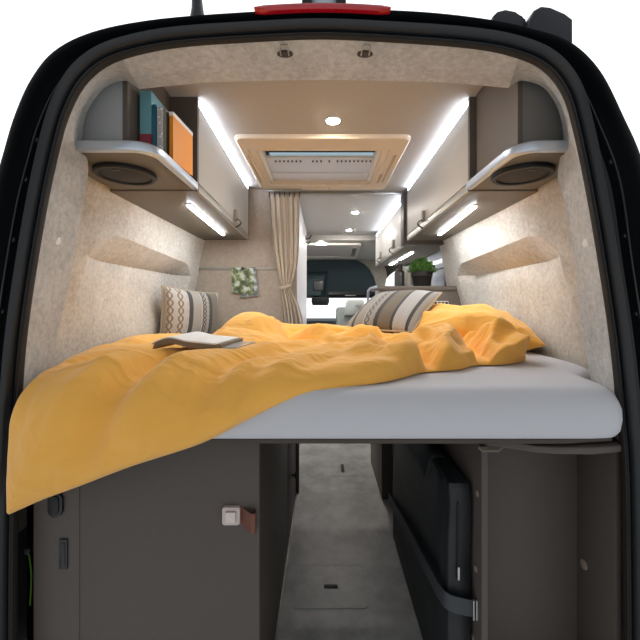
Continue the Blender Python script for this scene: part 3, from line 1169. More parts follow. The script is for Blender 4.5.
obj('cloth', bm, 'curtain', cur, angle=80)
bm = new()
tube(bm, [(-.262 + .036 * math.cos(a), 2.445 + .024 * math.sin(a), zr(.112 + .012 * math.sin(a + 1))) for a in np.linspace(0, 2 * PI, 24, endpoint=False)], .009, 8, closed=True, flat=(.5, 1.4))
obj('tieback', bm, 'curtain', cur)
bm = new()
box(bm, -.385, -.15, 2.437, 2.453, zr(.758), zr(.768), .002)
obj('rail', bm, 'alu_dull', cur)
for k in range(7):
    x = -.37 + .205 * k / 6
    bm = new()
    tube(bm, [(x, 2.445, zr(.755)), (x, 2.437, zr(.742)), (x, 2.434, zr(.730)), (x, 2.431, zr(.717))], .0035, 6)
    obj('hook', bm, 'leather_dark', cur)

hk = thing('coat_hook', 'small black hook on the white washroom wall', 'hook', (-.19, 3.72, zr(.64)))
bm = new()
box(bm, -.19, -.184, 3.70, 3.73, zr(.61), zr(.69), .002)
obj('plate', bm, 'black_plastic', hk)
bm = new()
tube(bm, [(-.187, 3.715, zr(.66)), (-.15, 3.715, zr(.665)), (-.13, 3.715, zr(.70))], .006, 8)
tube(bm, [(-.187, 3.715, zr(.63)), (-.16, 3.715, zr(.61)), (-.142, 3.715, zr(.635))], .006, 8)
obj('prong', bm, 'black_plastic', hk)

# ------------------------------------------------------------------ bed
MT, MB_ = -.21, -.333
half = [(0, .864), (.56, .864), (.66, .865), (.712, .873), (.742, .897), (.758, .945), (.771, 1.0), (.782, 1.06), (.80, 1.085), (.85, 1.115), (.895, 1.19), (.92, 1.30), (.93, 1.5), (.93, 2.22), (.915, 2.31), (.86, 2.36), (.75, 2.37)]
poly = half + [(-x, y) for x, y in half[::-1] if x > 0]
poly = [tuple(p) for p in spline(poly + [poly[0]], 2)[:-1]]


def inset(P, a):
    out = []
    n = len(P)
    for i in range(n):
        t = Vector((P[(i + 1) % n][0] - P[i - 1][0], P[(i + 1) % n][1] - P[i - 1][1])).normalized()
        nn = Vector((-t.y, t.x))
        out.append((P[i][0] + nn.x * a, P[i][1] + nn.y * a))
    return out


bm = new()
lv = [(.03, MB_), (.012, MB_ + .003), (.002, MB_ + .018), (-.002, MB_ + .045), (-.001, MB_ + .07), (.005, MB_ + .088), (.014, MB_ + .104), (.026, MB_ + .116), (.04, MB_ + .121), (.058, MT)]
loft(bm, [[(p[0], p[1], zr(z)) for p in inset(poly, a)] for a, z in lv], closed=True, capends=True)
bmesh.ops.triangulate(bm, faces=[f for f in bm.faces if len(f.verts) > 4], quad_method='BEAUTY', ngon_method='BEAUTY')
mattress = obj('mattress', bm, 'sheet', angle=60)
tag(mattress, 'thick mattress under a white fitted sheet', 'mattress')
bm = new()
prism(bm, [(-.74, .885), (.60, .885), (.72, .90), (.755, 1.0), (.90, 1.2), (.90, 2.36), (-.90, 2.36), (-.90, 1.2), (-.755, 1.0)], 'z', zr(-.346), zr(-.334), .003)
bb = obj('bed_base', bm, 'taupe_dark')
tag(bb, 'dark slim bed board beneath the mattress', 'bed base')

# duvet ----------------------------------------------------------------
DY, DR, DZ = .852, .09, MT + .003
DL = DR * PI / 2


def base_pt(x, s):
    """a point s metres along the mattress from its front top edge (negative: down the front) -> pos, normal"""
    if s >= DL:
        return np.array((x, DY + DR + (s - DL), zr(DZ))), np.array((0, 0, 1.0))
    if s >= 0:
        a = s / DR
        return np.array((x, DY + DR - DR * math.cos(a), zr(DZ - DR) + DR * math.sin(a))), np.array((0, -math.cos(a), math.sin(a)))
    return np.array((x, DY, zr(DZ - DR) + s)), np.array((0, -1.0, 0))


def fold(X, S, pts, amp, wl, wr=None, p=2.0):
    """a ridge (or valley) along a polyline in cloth coordinates, softer or steeper on either side"""
    wr = wr or wl
    pts = [np.array(q) for q in spline(pts, 6)] if len(pts) > 2 else [np.array(q, float) for q in pts]
    best = np.full(X.shape, 1e9)
    side = np.zeros(X.shape)
    along = np.zeros(X.shape)
    tot = sum(np.linalg.norm(b - a) for a, b in zip(pts, pts[1:]))
    run = 0
    for a, b in zip(pts, pts[1:]):
        d = b - a
        L = np.linalg.norm(d)
        t = np.clip(((X - a[0]) * d[0] + (S - a[1]) * d[1]) / (L * L), 0, 1)
        qx, qs = X - a[0] - d[0] * t, S - a[1] - d[1] * t
        dist = np.sqrt(qx * qx + qs * qs)
        m = dist < best
        best = np.where(m, dist, best)
        side = np.where(m, d[0] * qs - d[1] * qx, side)
        along = np.where(m, (run + t * L) / tot, along)
        run += L
    w = np.where(side > 0, wl, wr)
    env = np.sin(PI * np.clip(.12 + .76 * along, 0, 1)) ** .8
    return amp * env * np.exp(-.5 * np.maximum(np.sqrt((best / w) ** 2 + .06) - .2449, 0) ** p)


def build_duvet():
    NA, NB = 250, 220
    hem = [(-.745, -.203), (-.66, -.166), (-.573, -.134), (-.455, -.089), (-.291, -.035), (-.177, .022), (-.060, .078), (.055, .108), (.145, .13), (.215, .185), (.281, .255), (.35, .285), (.423, .315), (.50, .385), (.58, .395), (.68, .45), (.755, .58)]
    back = [(-.905, 1.16), (-.83, 1.17), (-.76, 1.17), (-.68, 1.16), (-.59, 1.14), (-.49, 1.10), (-.40, 1.08), (-.28, 1.10), (-.14, 1.10), (0, 1.08), (.12, 1.05), (.24, 1.0), (.35, .95), (.46, .90), (.56, .85), (.66, .81), (.735, .77)]
    lefts = [hem[0], (-.742, -.06), (-.738, .05), (-.742, .13), (-.775, .22), (-.835, .33), (-.885, .52), (-.905, .85), back[0]]
    U = np.linspace(0, 1, NA)
    V = np.linspace(0, 1, NB)

    def curve(C, T):
        C = np.array(spline(C, 30))
        k = T * (len(C) - 1)
        return np.stack([np.interp(k, np.arange(len(C)), C[:, a]) for a in (0, 1)], 1)
    H, B, Lf = curve(hem, U), curve(back, U), curve(lefts, V)
    q = H[:, None, :] * (1 - V)[None, :, None] + B[:, None, :] * V[None, :, None]
    lc = Lf - (np.array(hem[0])[None] * (1 - V)[:, None] + np.array(back[0])[None] * V[:, None])
    q = q + lc[None] * ((1 - U) ** 3)[:, None, None]
    X, S = q[..., 0], q[..., 1]
    h = np.full(X.shape, .046)
    # the big hump by the partition and the gathers beside it
    h += fold(X, S, [(-.385, .66), (-.36, .80), (-.33, 1.02)], .125, .042, .10, 2.2)
    h += fold(X, S, [(-.20, 1.0), (-.02, .99), (.18, .93)], .055, .075, .06)
    h += fold(X, S, [(-.20, .93), (-.155, .80), (-.08, .70), (.02, .66)], -.060, .032, .022)
    h += fold(X, S, [(-.08, .88), (.0, .76), (.06, .68), (.09, .58)], .040, .022, .05)
    h += fold(X, S, [(-.13, .92), (.02, .86), (.15, .83)], -.028, .02)
    h += fold(X, S, [(.06, .86), (.20, .76), (.30, .74)], .036, .03, .05)
    h += fold(X, S, [(.10, .70), (.20, .64), (.34, .66)], -.035, .022, .03)
    h += fold(X, S, [(-.42, .80), (-.44, .92), (-.43, 1.05)], -.015, .04)
    # puffed lobes at the right end with tight creases between them
    h += .045 * np.exp(-.5 * (((X - .18) / .10) ** 2 + ((S - .36) / .10) ** 2))
    h += .054 * np.exp(-.5 * (((X - .40) / .085) ** 2 + ((S - .50) / .10) ** 2))
    h += .058 * np.exp(-.5 * (((X - .66) / .10) ** 2 + ((S - .58) / .13) ** 2))
    h += fold(X, S, [(.30, .20), (.315, .32), (.27, .42), (.18, .50)], -.066, .015, .03)
    h += fold(X, S, [(.515, .33), (.53, .46), (.55, .60), (.54, .72)], -.085, .014, .026)
    h += fold(X, S, [(.10, .22), (.20, .34), (.24, .44)], -.018, .018)
    h += fold(X, S, [(.36, .34), (.42, .42), (.48, .56)], .018, .02)
    h += fold(X, S, [(.40, .30), (.45, .40), (.47, .50)], -.020, .012, .02)
    h += fold(X, S, [(.56, .44), (.66, .52), (.70, .60)], -.022, .014, .02)
    h += fold(X, S, [(.58, .62), (.64, .56), (.70, .54)], .018, .016)
    h += fold(X, S, [(.24, .62), (.34, .56), (.42, .60)], .030, .03)
    # long soft pulls running down to the hanging corner
    for pts, am, wl, wr in (
            ([(.04, .60), (-.12, .44), (-.28, .22), (-.38, .02)], .030, .026, .05),
            ([(-.06, .66), (-.22, .50), (-.40, .26), (-.52, .0)], -.026, .024, .03),
            ([(-.14, .62), (-.34, .44), (-.50, .20), (-.60, -.06)], .026, .024, .05),
            ([(-.30, .54), (-.46, .38), (-.58, .18), (-.65, .0)], -.020, .022, .03),
            ([(.12, .46), (-.02, .32), (-.14, .16), (-.20, .03)], .026, .02, .04),
            ([(.06, .38), (-.08, .24), (-.18, .10), (-.26, .0)], -.024, .017, .025),
            ([(-.44, .56), (-.58, .42), (-.66, .26)], .018, .024, .05),
            ([(.02, .30), (-.06, .20), (-.12, .08)], .020, .014, .02),
            ([(-.10, .34), (-.24, .14), (-.33, -.03)], -.016, .013, .02),
            ([(-.30, .30), (-.40, .10), (-.50, -.08)], .017, .018, .03),
            ([(-.50, .30), (-.60, .08), (-.68, -.12)], .016, .02, .04),
            ([(-.42, .18), (-.48, .05), (-.56, -.10)], -.012, .014, .02),
            ([(-.34, .16), (-.38, .06), (-.42, -.05)], .010, .010, .02),
            ([(-.62, .30), (-.68, .14), (-.71, -.02)], -.012, .016, .016),
            ([(-.16, .22), (-.20, .12), (-.25, .03)], .010, .009, .02),
            ([(-.74, .95), (-.78, .75), (-.80, .55)], .014, .05, .07),
            ([(-.85, .66), (-.74, .60), (-.64, .66)], -.014, .016, .03),
            ([(-.70, .52), (-.60, .56), (-.48, .66)], .012, .02, .04),
            # tight creases in the gathers
            ([(-.30, .70), (-.24, .80), (-.22, .95)], 0.027, 0.011, .03),
            ([(-.16, .86), (-.06, .80), (.06, .80)], 0.030, 0.011, .03),
            ([(-.02, .94), (.08, .88), (.20, .86)], -0.033, 0.011, .02),
            ([(.14, .82), (.22, .70), (.24, .60)], 0.030, 0.011, .03),
            ([(-.02, .58), (.08, .50), (.14, .40)], -0.027, 0.011, .03),
            ([(.06, .54), (.14, .44), (.17, .30)], 0.024, 0.011, .03),
            ([(.30, .60), (.36, .52), (.38, .40)], -0.027, 0.009, .02),
            ([(.42, .62), (.46, .54), (.46, .44)], 0.027, 0.009, .02),
            ([(.12, .30), (.20, .28), (.26, .32)], 0.021, 0.009, .02),
            ([(.56, .70), (.62, .66), (.70, .68)], -0.033, 0.011, .025),
            ([(.60, .48), (.64, .54), (.72, .58)], 0.024, 0.009, .02),
            ([(.60, .72), (.66, .60), (.70, .46)], .020, .012, .03),
            ([(.57, .62), (.62, .52), (.64, .42)], -.016, .010, .02),
            ([(.36, .72), (.44, .76), (.54, .76)], -0.030, 0.013, .03)):
        h += fold(X, S, pts, am, wl, wr)
    # fine crumple, stronger among the gathers on the right
    ca, sa = math.cos(R(58)), math.sin(R(58))
    e = np.minimum(np.minimum(U[:, None] / .07, (1 - U)[:, None] / .075), np.minimum(V[None] / .085, (1 - V)[None] / .08))
    e = np.clip(e, 0, 1)
    edge = (1 - (1 - e) ** 2.4) ** .55
    P = np.zeros((NA, NB, 3))
    for i in range(NA):
        for j in range(NB):
            x, s_ = X[i, j], S[i, j]
            g = min(1, max(.18, (x + .25) / .5))
            wx = x + .06 * noise.noise(Vector((x * 4, s_ * 4, 3.3)))
            ws = s_ + .06 * noise.noise(Vector((x * 4, s_ * 4, 7.7)))
            a1, b1 = wx * ca + ws * sa, -wx * sa + ws * ca
            r1 = 1 - abs(noise.noise(Vector((a1 * 4, b1 * 9, 4.2)))) * 2
            r2 = 1 - abs(noise.noise(Vector((wx * 11, ws * 11, 9.2)))) * 2
            hh = h[i, j] + g * (.017 * (r1 - .6) + .007 * (r2 - .6)) + .010 * noise.noise(Vector((x * 3.2, s_ * 3.2, 1.7)))
            if s_ < .12:
                hh *= .9
            hh = max(hh, .012)
            p, n = base_pt(x, s_)
            P[i, j] = p + n * (hh * edge[i, j] + .002)
            # the filled hem rolls outward over the sheet
            ev = min(1.0, V[j] / .11)
            k = min(1.0, max(0.0, (s_ - .08) / .08)) * (1 if V[j] < .11 else 0)
            P[i, j, 1] -= .45 * h[i, j] * math.sin(PI * ev) * k
            eu = min(1.0, (1 - U[i]) / .09)
            P[i, j, 0] += .15 * h[i, j] * math.sin(PI * eu) * (1 if eu < 1 else 0)
    # soften once so that creases read as cloth
    Q = P.copy()
    for _ in range(1):
        Q[1:-1, 1:-1] = Q[1:-1, 1:-1] * .5 + .125 * (Q[2:, 1:-1] + Q[:-2, 1:-1] + Q[1:-1, 2:] + Q[1:-1, :-2])
    return Q, q


dP, dXS = build_duvet()


def duvet_z(x, y):
    d = (dP[:, :, 0] - x) ** 2 + (dP[:, :, 1] - y) ** 2
    k = np.argsort(d.ravel())[:6]
    return float(dP[:, :, 2].ravel()[k].mean())


bm = new()
NA, NB = dP.shape[:2]
Vt = gridmesh(bm, dP)
# lower layer of the cover, resting on the sheet
Bt = np.zeros_like(dP)
for i in range(NA):
    for j in range(NB):
        p, n = base_pt(*dXS[i, j])
        Bt[i, j] = p + n * .0015
sub = 3
rim = [(i, 0) for i in range(NA)] + [(NA - 1, j) for j in range(1, NB)] + [(i, NB - 1) for i in range(NA - 2, -1, -1)] + [(0, j) for j in range(NB - 2, 0, -1)]
Vb = gridmesh(bm, Bt)
for a, b in zip(rim, rim[1:] + rim[:1]):
    bm.faces.new((Vt[a[0]][a[1]], Vt[b[0]][b[1]], Vb[b[0]][b[1]], Vb[a[0]][a[1]]))
duvet = obj('duvet', bm, 'duvet', angle=180)
tag(duvet, 'rumpled yellow duvet spilling over the front of the bed', 'duvet')

# open book lying face down on the duvet -------------------------------------
ob = thing('open_book', 'soft magazine lying open and face down on the yellow duvet', 'magazine', (-.40, 1.19, zr(-.16)))


def drape(px):
    return 0


bm = new()
# the stiff magazine rests on the crests of the cover under its two ends
MAGL = [max(duvet_z(x, y) for x in xs for y in (1.06, 1.12, 1.19, 1.22)) for xs in ((-.50, -.46, -.43), (-.36, -.33, -.29, -.26))]


def mag(bm, off_, th, x0=-.515, x1=-.30, y0=1.05, y1=1.20):
    n, m = 40, 10
    top = np.zeros((n, m, 3))
    bot = np.zeros((n, m, 3))
    for i in range(n):
        t = i / (n - 1)
        # a rolled left half rising into a hump, flattening towards the right
        gx = (x0 + (x1 - x0) * t + .515) / .215
        z0_ = MAGL[0] + (MAGL[1] - MAGL[0]) * gx - ZC + .003
        z = z0_ + .020 * math.exp(-((gx - .24) / .22) ** 2) + .006 * math.exp(-((gx - .6) / .25) ** 2) - .006
        k = min(1, t / .08) ** .5
        for j in range(m):
            v = j / (m - 1)
            x = x0 + (x1 - x0) * t + .03 * v
            y = y0 + (y1 - y0) * v + .03 * (1 - gx)
            zz = z + off_ - .004 * (1 - k)
            top[i, j] = (x, y, zr(zz + th * k + .004 * v))
            bot[i, j] = (x, y, zr(zz - .002 + .004 * v))
    A = gridmesh(bm, top)
    Bq = gridmesh(bm, bot)
    rm = [(i, 0) for i in range(n)] + [(n - 1, j) for j in range(1, m)] + [(i, m - 1) for i in range(n - 2, -1, -1)] + [(0, j) for j in range(m - 2, 0, -1)]
    for a, b in zip(rm, rm[1:] + rm[:1]):
        bm.faces.new((A[a[0]][a[1]], A[b[0]][b[1]], Bq[b[0]][b[1]], Bq[a[0]][a[1]]))


mag(bm, -.001, .015)
obj('page_block', bm, 'paper_grey', ob)
bm = new()
mag(bm, .0148, .002, x0=-.516, x1=-.315, y0=1.048, y1=1.202)
obj('upper_cover', bm, 'paper', ob)
bm = new()
mag(bm, .002, .003, x0=-.325, x1=-.255, y0=1.052, y1=1.192)
obj('loose_page', bm, 'win_pane', ob)

# cushions ----------------------------------------------------------------
def cushion(name, label, cat, c, U, V, hu, hv, T, mfront, pw=2.6, pipe=True, back=None, sag=0.0, wr=0.0, seed=0.0, uvf=None):
    U = Vector(U).normalized()
    V = (Vector(V) - U * Vector(V).dot(U)).normalized()
    Nn = U.cross(V)
    c = Vector(c)
    if Nn.y > 0 and abs(Nn.y) > .3 or (abs(Nn.y) <= .3 and Nn.z < 0):
        Nn = -Nn
    n = 56
    t = thing(name, label, cat, c - V * hv)

    def surf(side):
        P = np.zeros((n, n, 3))
        for i in range(n):
            for j in range(n):
                a, b = -1 + 2 * i / (n - 1), -1 + 2 * j / (n - 1)
                # pinched sides between pointed corners
                x = a * hu * (1 - .055 * (1 - b * b) * 0 - .06 * (1 - abs(b) ** 2) * abs(a) ** 3)
                y = b * hv * (1 - .06 * (1 - abs(a) ** 2) * abs(b) ** 3)
                h = T * max(0, (1 - abs(a) ** pw) * (1 - abs(b) ** pw)) ** .55
                if wr:
                    e = 1 - max(abs(a), abs(b))
                    h += wr * (noise.noise(Vector((a * 2.2 + seed, b * 2.2, seed))) + .5 * noise.noise(Vector((a * 5 + seed, b * 4, seed + 3)))) * min(1, e * 5)
                p = c + U * x + V * y + Nn * (h * side)
                p.x = max(min(p.x, .928), -.928)
                P[i, j] = p
        return P
    A, B = surf(1), surf(-1)
    bm = new()
    gridmesh(bm, A, uvf or (lambda a, b: (a, b)))
    gridmesh(bm, B, uvf or (lambda a, b: (a, b)))
    bmesh.ops.remove_doubles(bm, verts=bm.verts, dist=1e-5)
    obj('cover', bm, mfront, t, angle=180)
    if pipe:
        rim = [A[i, 0] for i in range(0, n, 3)] + [A[n - 1, j] for j in range(0, n, 3)] + [A[i, n - 1] for i in range(n - 1, -1, -3)] + [A[0, j] for j in range(n - 1, -1, -3)]
        pts = []
        for p in rim:
            p = Vector(p)
            if not pts or (p - pts[-1]).length > .002:
                pts.append(p)
        bm = new()
        tube(bm, pts, .0045, 8, closed=True)
        obj('piping', bm, back or 'cushion_back', t)
    return t


cushion('cushion', 'patterned cushion with hexagons and grey stripes propped against the felt partition', 'cushion', (-.795, 2.15, -.075 + ZC), (.225, .33, -.035), (-.01, .08, 1), .195, .155, .08, 'cushion_l')
cushion('cushion', 'striped patterned cushion leaning back on the yellow pillow', 'cushion', (.345, 1.835, zr(-.043)), (.288, -.24, .01), (.17, .24, .155), .195, .195, .07, 'cushion_r', back='cushion_back')
cushion('pillow', 'plump yellow pillow beside the right felt wall', 'pillow', (.70, 1.765, zr(-.118)), (.38, -.13, -.03), (.12, .38, .05), .29, .25, .105, 'pillow', pw=2.2, pipe=False, wr=.02, seed=4.0)

# ------------------------------------------------------------------ under the bed: left locker
LX = -.168
lk = thing('storage_locker', 'dark taupe locker under the left half of the bed', 'locker', (-.46, 1.5, 0))
bm = new()
box(bm, -.6345, LX, .935, .951, .002, zr(-.348), .002)
obj('front_panel', bm, 'taupe', lk)
bm = new()
box(bm, -.756, -.6355, .936, .951, .002, zr(-.348), .002)
obj('front_panel', bm, 'taupe', lk)
bm = new()
box(bm, LX - .016, LX, .952, 1.66, .002, zr(-.348), .001)
obj('side_panel', bm, 'taupe_dark', lk)
bm = new()
box(bm, LX - .016, LX, 1.668, 2.16, .002, zr(-.348), .001)
dr = obj('side_door', bm, 'taupe_dark', lk)
bm = new()
lathe(bm, [(.006, 0), (.006, .014), (.016, .016), (.016, .024), (.010, .028)], (LX, 1.88, zr(-.90 + .0)), 20, 'x')
obj('knob', bm, 'black_plastic', dr)
bm = new()
box(bm, LX - .016, LX + .016, 2.165, 2.21, .002, zr(-.348), .002)
obj('end_post', bm, 'taupe_dark', lk)
bm = new()
prism(bm, [(-.75, .915), (-.62, .905), (-.30, .900), (-.215, .905), (-.19, .92), (-.185, .95), (-.185, 1.0), (-.75, 1.0)], 'z', zr(-.3475), zr(-.3462))
obj('top_lip', bm, 'taupe', lk)
# recessed black slot and round-ended socket on the narrow panel
c = W(64, 553.5, .935)
bm = new()
box(bm, c.x - .0105, c.x + .0105, .931, .936, c.z - .039, c.z + .039, .0015)
sl = obj('vent_slot', bm, 'win_frame', lk)
bm = new()
box(bm, c.x - .0055, c.x + .0055, .9295, .932, c.z - .030, c.z + .030, .001)
obj('slot_insert', bm, 'rubber', sl)
c = W(56.5, 505, .935)
bm = new()
prism(bm, [(c.x + p[0], c.z + p[1]) for p in rrect(-.019, .019, -.03, .035, .0185)], 'y', .928, .936, .002)
so = obj('socket', bm, 'rubber', lk)
bm = new()
prism(bm, [(c.x + p[0], c.z + p[1]) for p in rrect(-.012, .012, -.022, .028, .0115)], 'y', .9245, .928, .0015)
obj('socket_cover', bm, 'black_plastic', so)
# leather door pull
c = W(250, 517, .935)
bm = new()
pts = [(-.026, .9335), (-.018, .932), (-.005, .921), (.008, .911), (.017, .911), (.019, .918), (.017, .926), (.012, .933)]
pts = [tuple(p) for p in spline(pts, 4)]
hh = .022
pp = []
for (x, y) in pts:
    pp.append((x, y))
L = [[Vector((c.x + x, y, c.z - hh - .0 + .012 * (-x / .03 if x < 0 else 0) - .006)), Vector((c.x + x, y, c.z + hh + .006 * (-x / .03 if x < 0 else 0)))] for x, y in pp]
ba = [[v + Vector((.0, .0022, 0)) for v in r] for r in L]
loft(bm, [[a[0], a[1], b[1], b[0]] for a, b in zip(L, ba)], closed=True, capends=True)
obj('leather_pull', bm, 'leather', lk)

sw = thing('light_switch', 'square pale rocker switch on the taupe locker front', 'switch', W(232, 514, .935))
c = W(232, 514, .935)
bm = new()
prism(bm, [(c.x + p[0], c.z + p[1]) for p in rrect(-.0225, .0225, -.0225, .0225, .005)], 'y', .924, .935, .0015)
obj('plate', bm, 'switch', sw)
bm = new()
prism(bm, [(c.x + p[0], c.z + p[1]) for p in rrect(-.0135, .0135, -.0135, .0135, .001)], 'y', .9225, .924)
obj('bezel', bm, 'beige_cap', sw)
bm = new()
prism(bm, [(c.x + p[0], c.z + p[1]) for p in rrect(-.0125, .0125, -.0125, .0125, .001)], 'y', .9185, .9225, .001)
obj('rocker', bm, 'switch_b', sw)

# perforated skirting strip along the locker
bm = new()
box(bm, LX + .001, LX + .006, .95, 2.16, 0.001, .012)
for k in range(90):
    y = .96 + 1.19 * k / 89
    box(bm, LX + .006, LX + .0075, y - .003, y + .003, .004, .009)
tag(obj('skirting_strip', bm, 'alu_dull', smooth=False), 'thin perforated metal strip along the foot of the left locker', 'strip')

# green and yellow earth cable hanging in the gap
cb = thing('earth_cable', 'green earth cable with a metal lug beside the left locker', 'cable', W(30, 560, .97))
bm = new()
tube(bm, [W(p[0], p[1], .965) for p in ((28, 552), (29.5, 557), (30.5, 565), (31.5, 575), (31, 590), (30, 605))], .0022, 8)
obj('cable', bm, 'green_wire', cb)
c = W(27, 551, .965)
bm = new()
box(bm, c.x - .006, c.x + .006, .962, .968, c.z - .008, c.z + .006, .002)
obj('lug', bm, 'steel', cb)
bm = new()
box(bm, -.80, -.757, .97, 1.02, .002, zr(-.37))
struct('trim_5', bm, 'jamb', 'black inner body panel beside the left locker', smooth=False)
bm = new()
box(bm, .767, .80, .97, 1.02, .002, zr(-.37))
struct('trim_6', bm, 'jamb', 'black inner body panel beside the right niche', smooth=False)

# ------------------------------------------------------------------ under the bed: right locker
RX0, RX1 = .408, .765
rk = thing('storage_niche', 'open taupe storage niche under the right half of the bed', 'locker', (.6, 1.0, 0))
bm = new()
box(bm, RX0, RX0 + .016, .932, 2.10, .002, zr(-.372), .001)
pan = obj('divider_panel', bm, 'taupe', rk)
for k, (px, py) in enumerate(((477.5, 493.5), (476, 568.5), (473, 637))):
    d = F * RX0 / (px - CX)
    z = ZC + (CY - py) * d / F
    bm = new()
    lathe(bm, [(.0085, 0), (.0085, -.002), (.006, -.0032)], (RX0, d, z), 20, 'x')
    obj('cover_cap', bm, 'beige_cap', pan)
bm = new()
box(bm, RX0 + .016, RX1 - .016, 1.065, 1.08, .002, zr(-.372), .001)
obj('back_panel', bm, 'taupe', rk)
bm = new()
box(bm, RX1 - .016, RX1, .925, 1.08, .002, zr(-.372), .001)
side = obj('side_panel', bm, 'taupe', rk)
d = 1.036
c = Vector((RX1 - .016, 1.036, ZC + (CY - 564.5) * 1.036 / F))
bm = new()
lathe(bm, [(.0135, 0), (.0135, -.0025), (.010, -.0042)], c, 24, 'x')
obj('cover_cap', bm, 'beige_cap', side)
bm = new()
top = [(RX0 + .0, 1.08), (RX0 + .0, .945), (RX0 + .04, .93), (.50, .905), (.53, .888), (.58, .880), (.66, .882), (.73, .892), (.76, .905), (.772, .93), (.772, 1.08)]
prism(bm, top, 'z', zr(-.371), zr(-.354), .004, 3)
obj('top_board', bm, 'taupe', rk)
bm = new()
c = W(567, 452, .95)
lathe(bm, [(.009, 0), (.009, -.007), (.005, -.011)], (c.x, .96, zr(-.371)), 16)
obj('catch', bm, 'beige_cap', rk)
bm = new()
c = W(492, 444, .89)
tube(bm, [Vector((c.x - .035, .886, zr(-.3555))), Vector((c.x - .028, .882, zr(-.362))), Vector((c.x + .012, .882, zr(-.362))), Vector((c.x + .022, .886, zr(-.3555)))], .0035, 8)
obj('latch_bar', bm, 'taupe_under', rk)

# black carry bag between the aisle and the divider
bg = thing('carry_bag', 'tall black nylon carry bag standing against the right divider', 'bag', (.37, 1.4, 0))
n, m = 44, 40
ring = rrect(-1, 1, -1, 1, .22, 8)
bm = new()
loops = []
bx0, bx1, by0, by1 = .333, .4045, .975, 1.78
for k in range(46):
    t = k / 45
    z = .003 + .655 * t
    pinch = 1 - .10 * max(0, (t - .90) / .10) ** 2 - .06 * max(0, (.05 - t) / .05) ** 2
    Lp = []
    for (a, b) in ring:
        x = (bx0 + bx1) / 2 + a * (bx1 - bx0) / 2 * pinch
        y = (by0 + by1) / 2 + b * (by1 - by0) / 2 * (pinch * .1 + .9)
        fold = .010 * noise.noise(Vector((a * 1.3 + y * 5, b * 3 + z * 1.5, z * 3.5))) + .008 * (1 - 2 * abs(noise.noise(Vector((y * 12 + z * 3, z * 3 + a, 2.2)))))
        if a < 0:
            x += fold - .004
        zz = z + (.02 * noise.noise(Vector((y * 4, 0, 7))) * t if t > .8 else 0)
        Lp.append(Vector((min(x, bx1), y + fold * .5, zz)))
    loops.append(Lp)
c0 = sum(loops[-1], Vector()) / len(ring)
loops.append([c0 + (p - c0) * .55 + Vector((0, 0, .006)) for p in loops[-1]])
loft(bm, loops, closed=True, capends=True)
obj('bag_body', bm, 'bag', bg, angle=80)
bm = new()
# top flap slumping over toward the aisle
P = np.zeros((16, 30, 3))
for i_ in range(16):
    for j_ in range(30):
        u, v = i_ / 15, j_ / 29
        y = 1.13 + .62 * v
        x = bx1 - .004 - u * (.085)
        z = .655 + .035 * math.sin(u * PI) * (.4 + .6 * v) + .02 * noise.noise(Vector((u * 3, v * 5, 2))) - .10 * max(0, u - .72) * 2
        P[i_, j_] = (x, y, z)
gridmesh(bm, P)
fl = obj('top_flap', bm, 'bag', bg, angle=80)
fl.modifiers.new('thickness', 'SOLIDIFY').thickness = .004
# webbing strap: diagonal down the aisle face, round the front to a buckle
bm = new()
sp_ = [Vector((.318, 1.76, .20)), Vector((.316, 1.55, .25)), Vector((.316, 1.30, .30)), Vector((.317, 1.08, .34)), Vector((.322, .985, .352)), Vector((.338, .962, .350)), Vector((.37, .960, .342)), Vector((.400, .961, .335))]
sp_ = [Vector(p) for p in spline(sp_, 5)]
rows = []
for p in sp_:
    up = Vector((0, 0, .022))
    rows.append([p + up, p - up])
cc = Vector((.375, 1.4, 0))
th = []
for i_, r in enumerate(rows):
    t_ = sp_[min(i_ + 1, len(sp_) - 1)] - sp_[max(i_ - 1, 0)]
    nn = Vector((t_.y, -t_.x, 0)).normalized()
    th.append([r[0], r[1], r[1] + nn * .003, r[0] + nn * .003])
loft(bm, th, closed=True, capends=True)
st = obj('strap', bm, 'bag_strap', bg, angle=60)
bm = new()
c = Vector((.402, .956, .335))
tube(bm, [c + Vector(v) for v in ((-.004, 0, -.026), (.004, 0, -.026), (.004, 0, .026), (-.004, 0, .026))], .003, 8, closed=True)
obj('buckle', bm, 'steel', st)
bm = new()
tube(bm, [Vector((.362, .973, z)) for z in np.linspace(.40, .61, 20)], .003, 6, flat=(1.4, .7))
zp = obj('zip', bm, 'rubber', bg)
bm = new()
box(bm, .359, .365, .966, .970, .405, .44, .001)
obj('zip_pull', bm, 'steel', zp)

# cupboard carrying the far end of the bed on the right
uc = thing('base_cupboard', 'dark cupboard under the far right end of the bed', 'cabinet', (.6, 2.25, 0))
bm = new()
box(bm, .338, .90, 2.105, 2.12, .002, zr(-.348), .001)
obj('end_panel', bm, 'taupe_dark', uc)
bm = new()
box(bm, .338, .354, 2.122, 2.60, .002, zr(-.348), .001)
o_ = obj('front_panel', bm, 'kitchen', uc)
bm = new()
tube(bm, [Vector((.336, 2.42, .60)), Vector((.318, 2.42, .60)), Vector((.318, 2.50, .60)), Vector((.336, 2.50, .60))], .006, 8)
obj('handle', bm, 'black_plastic', o_)

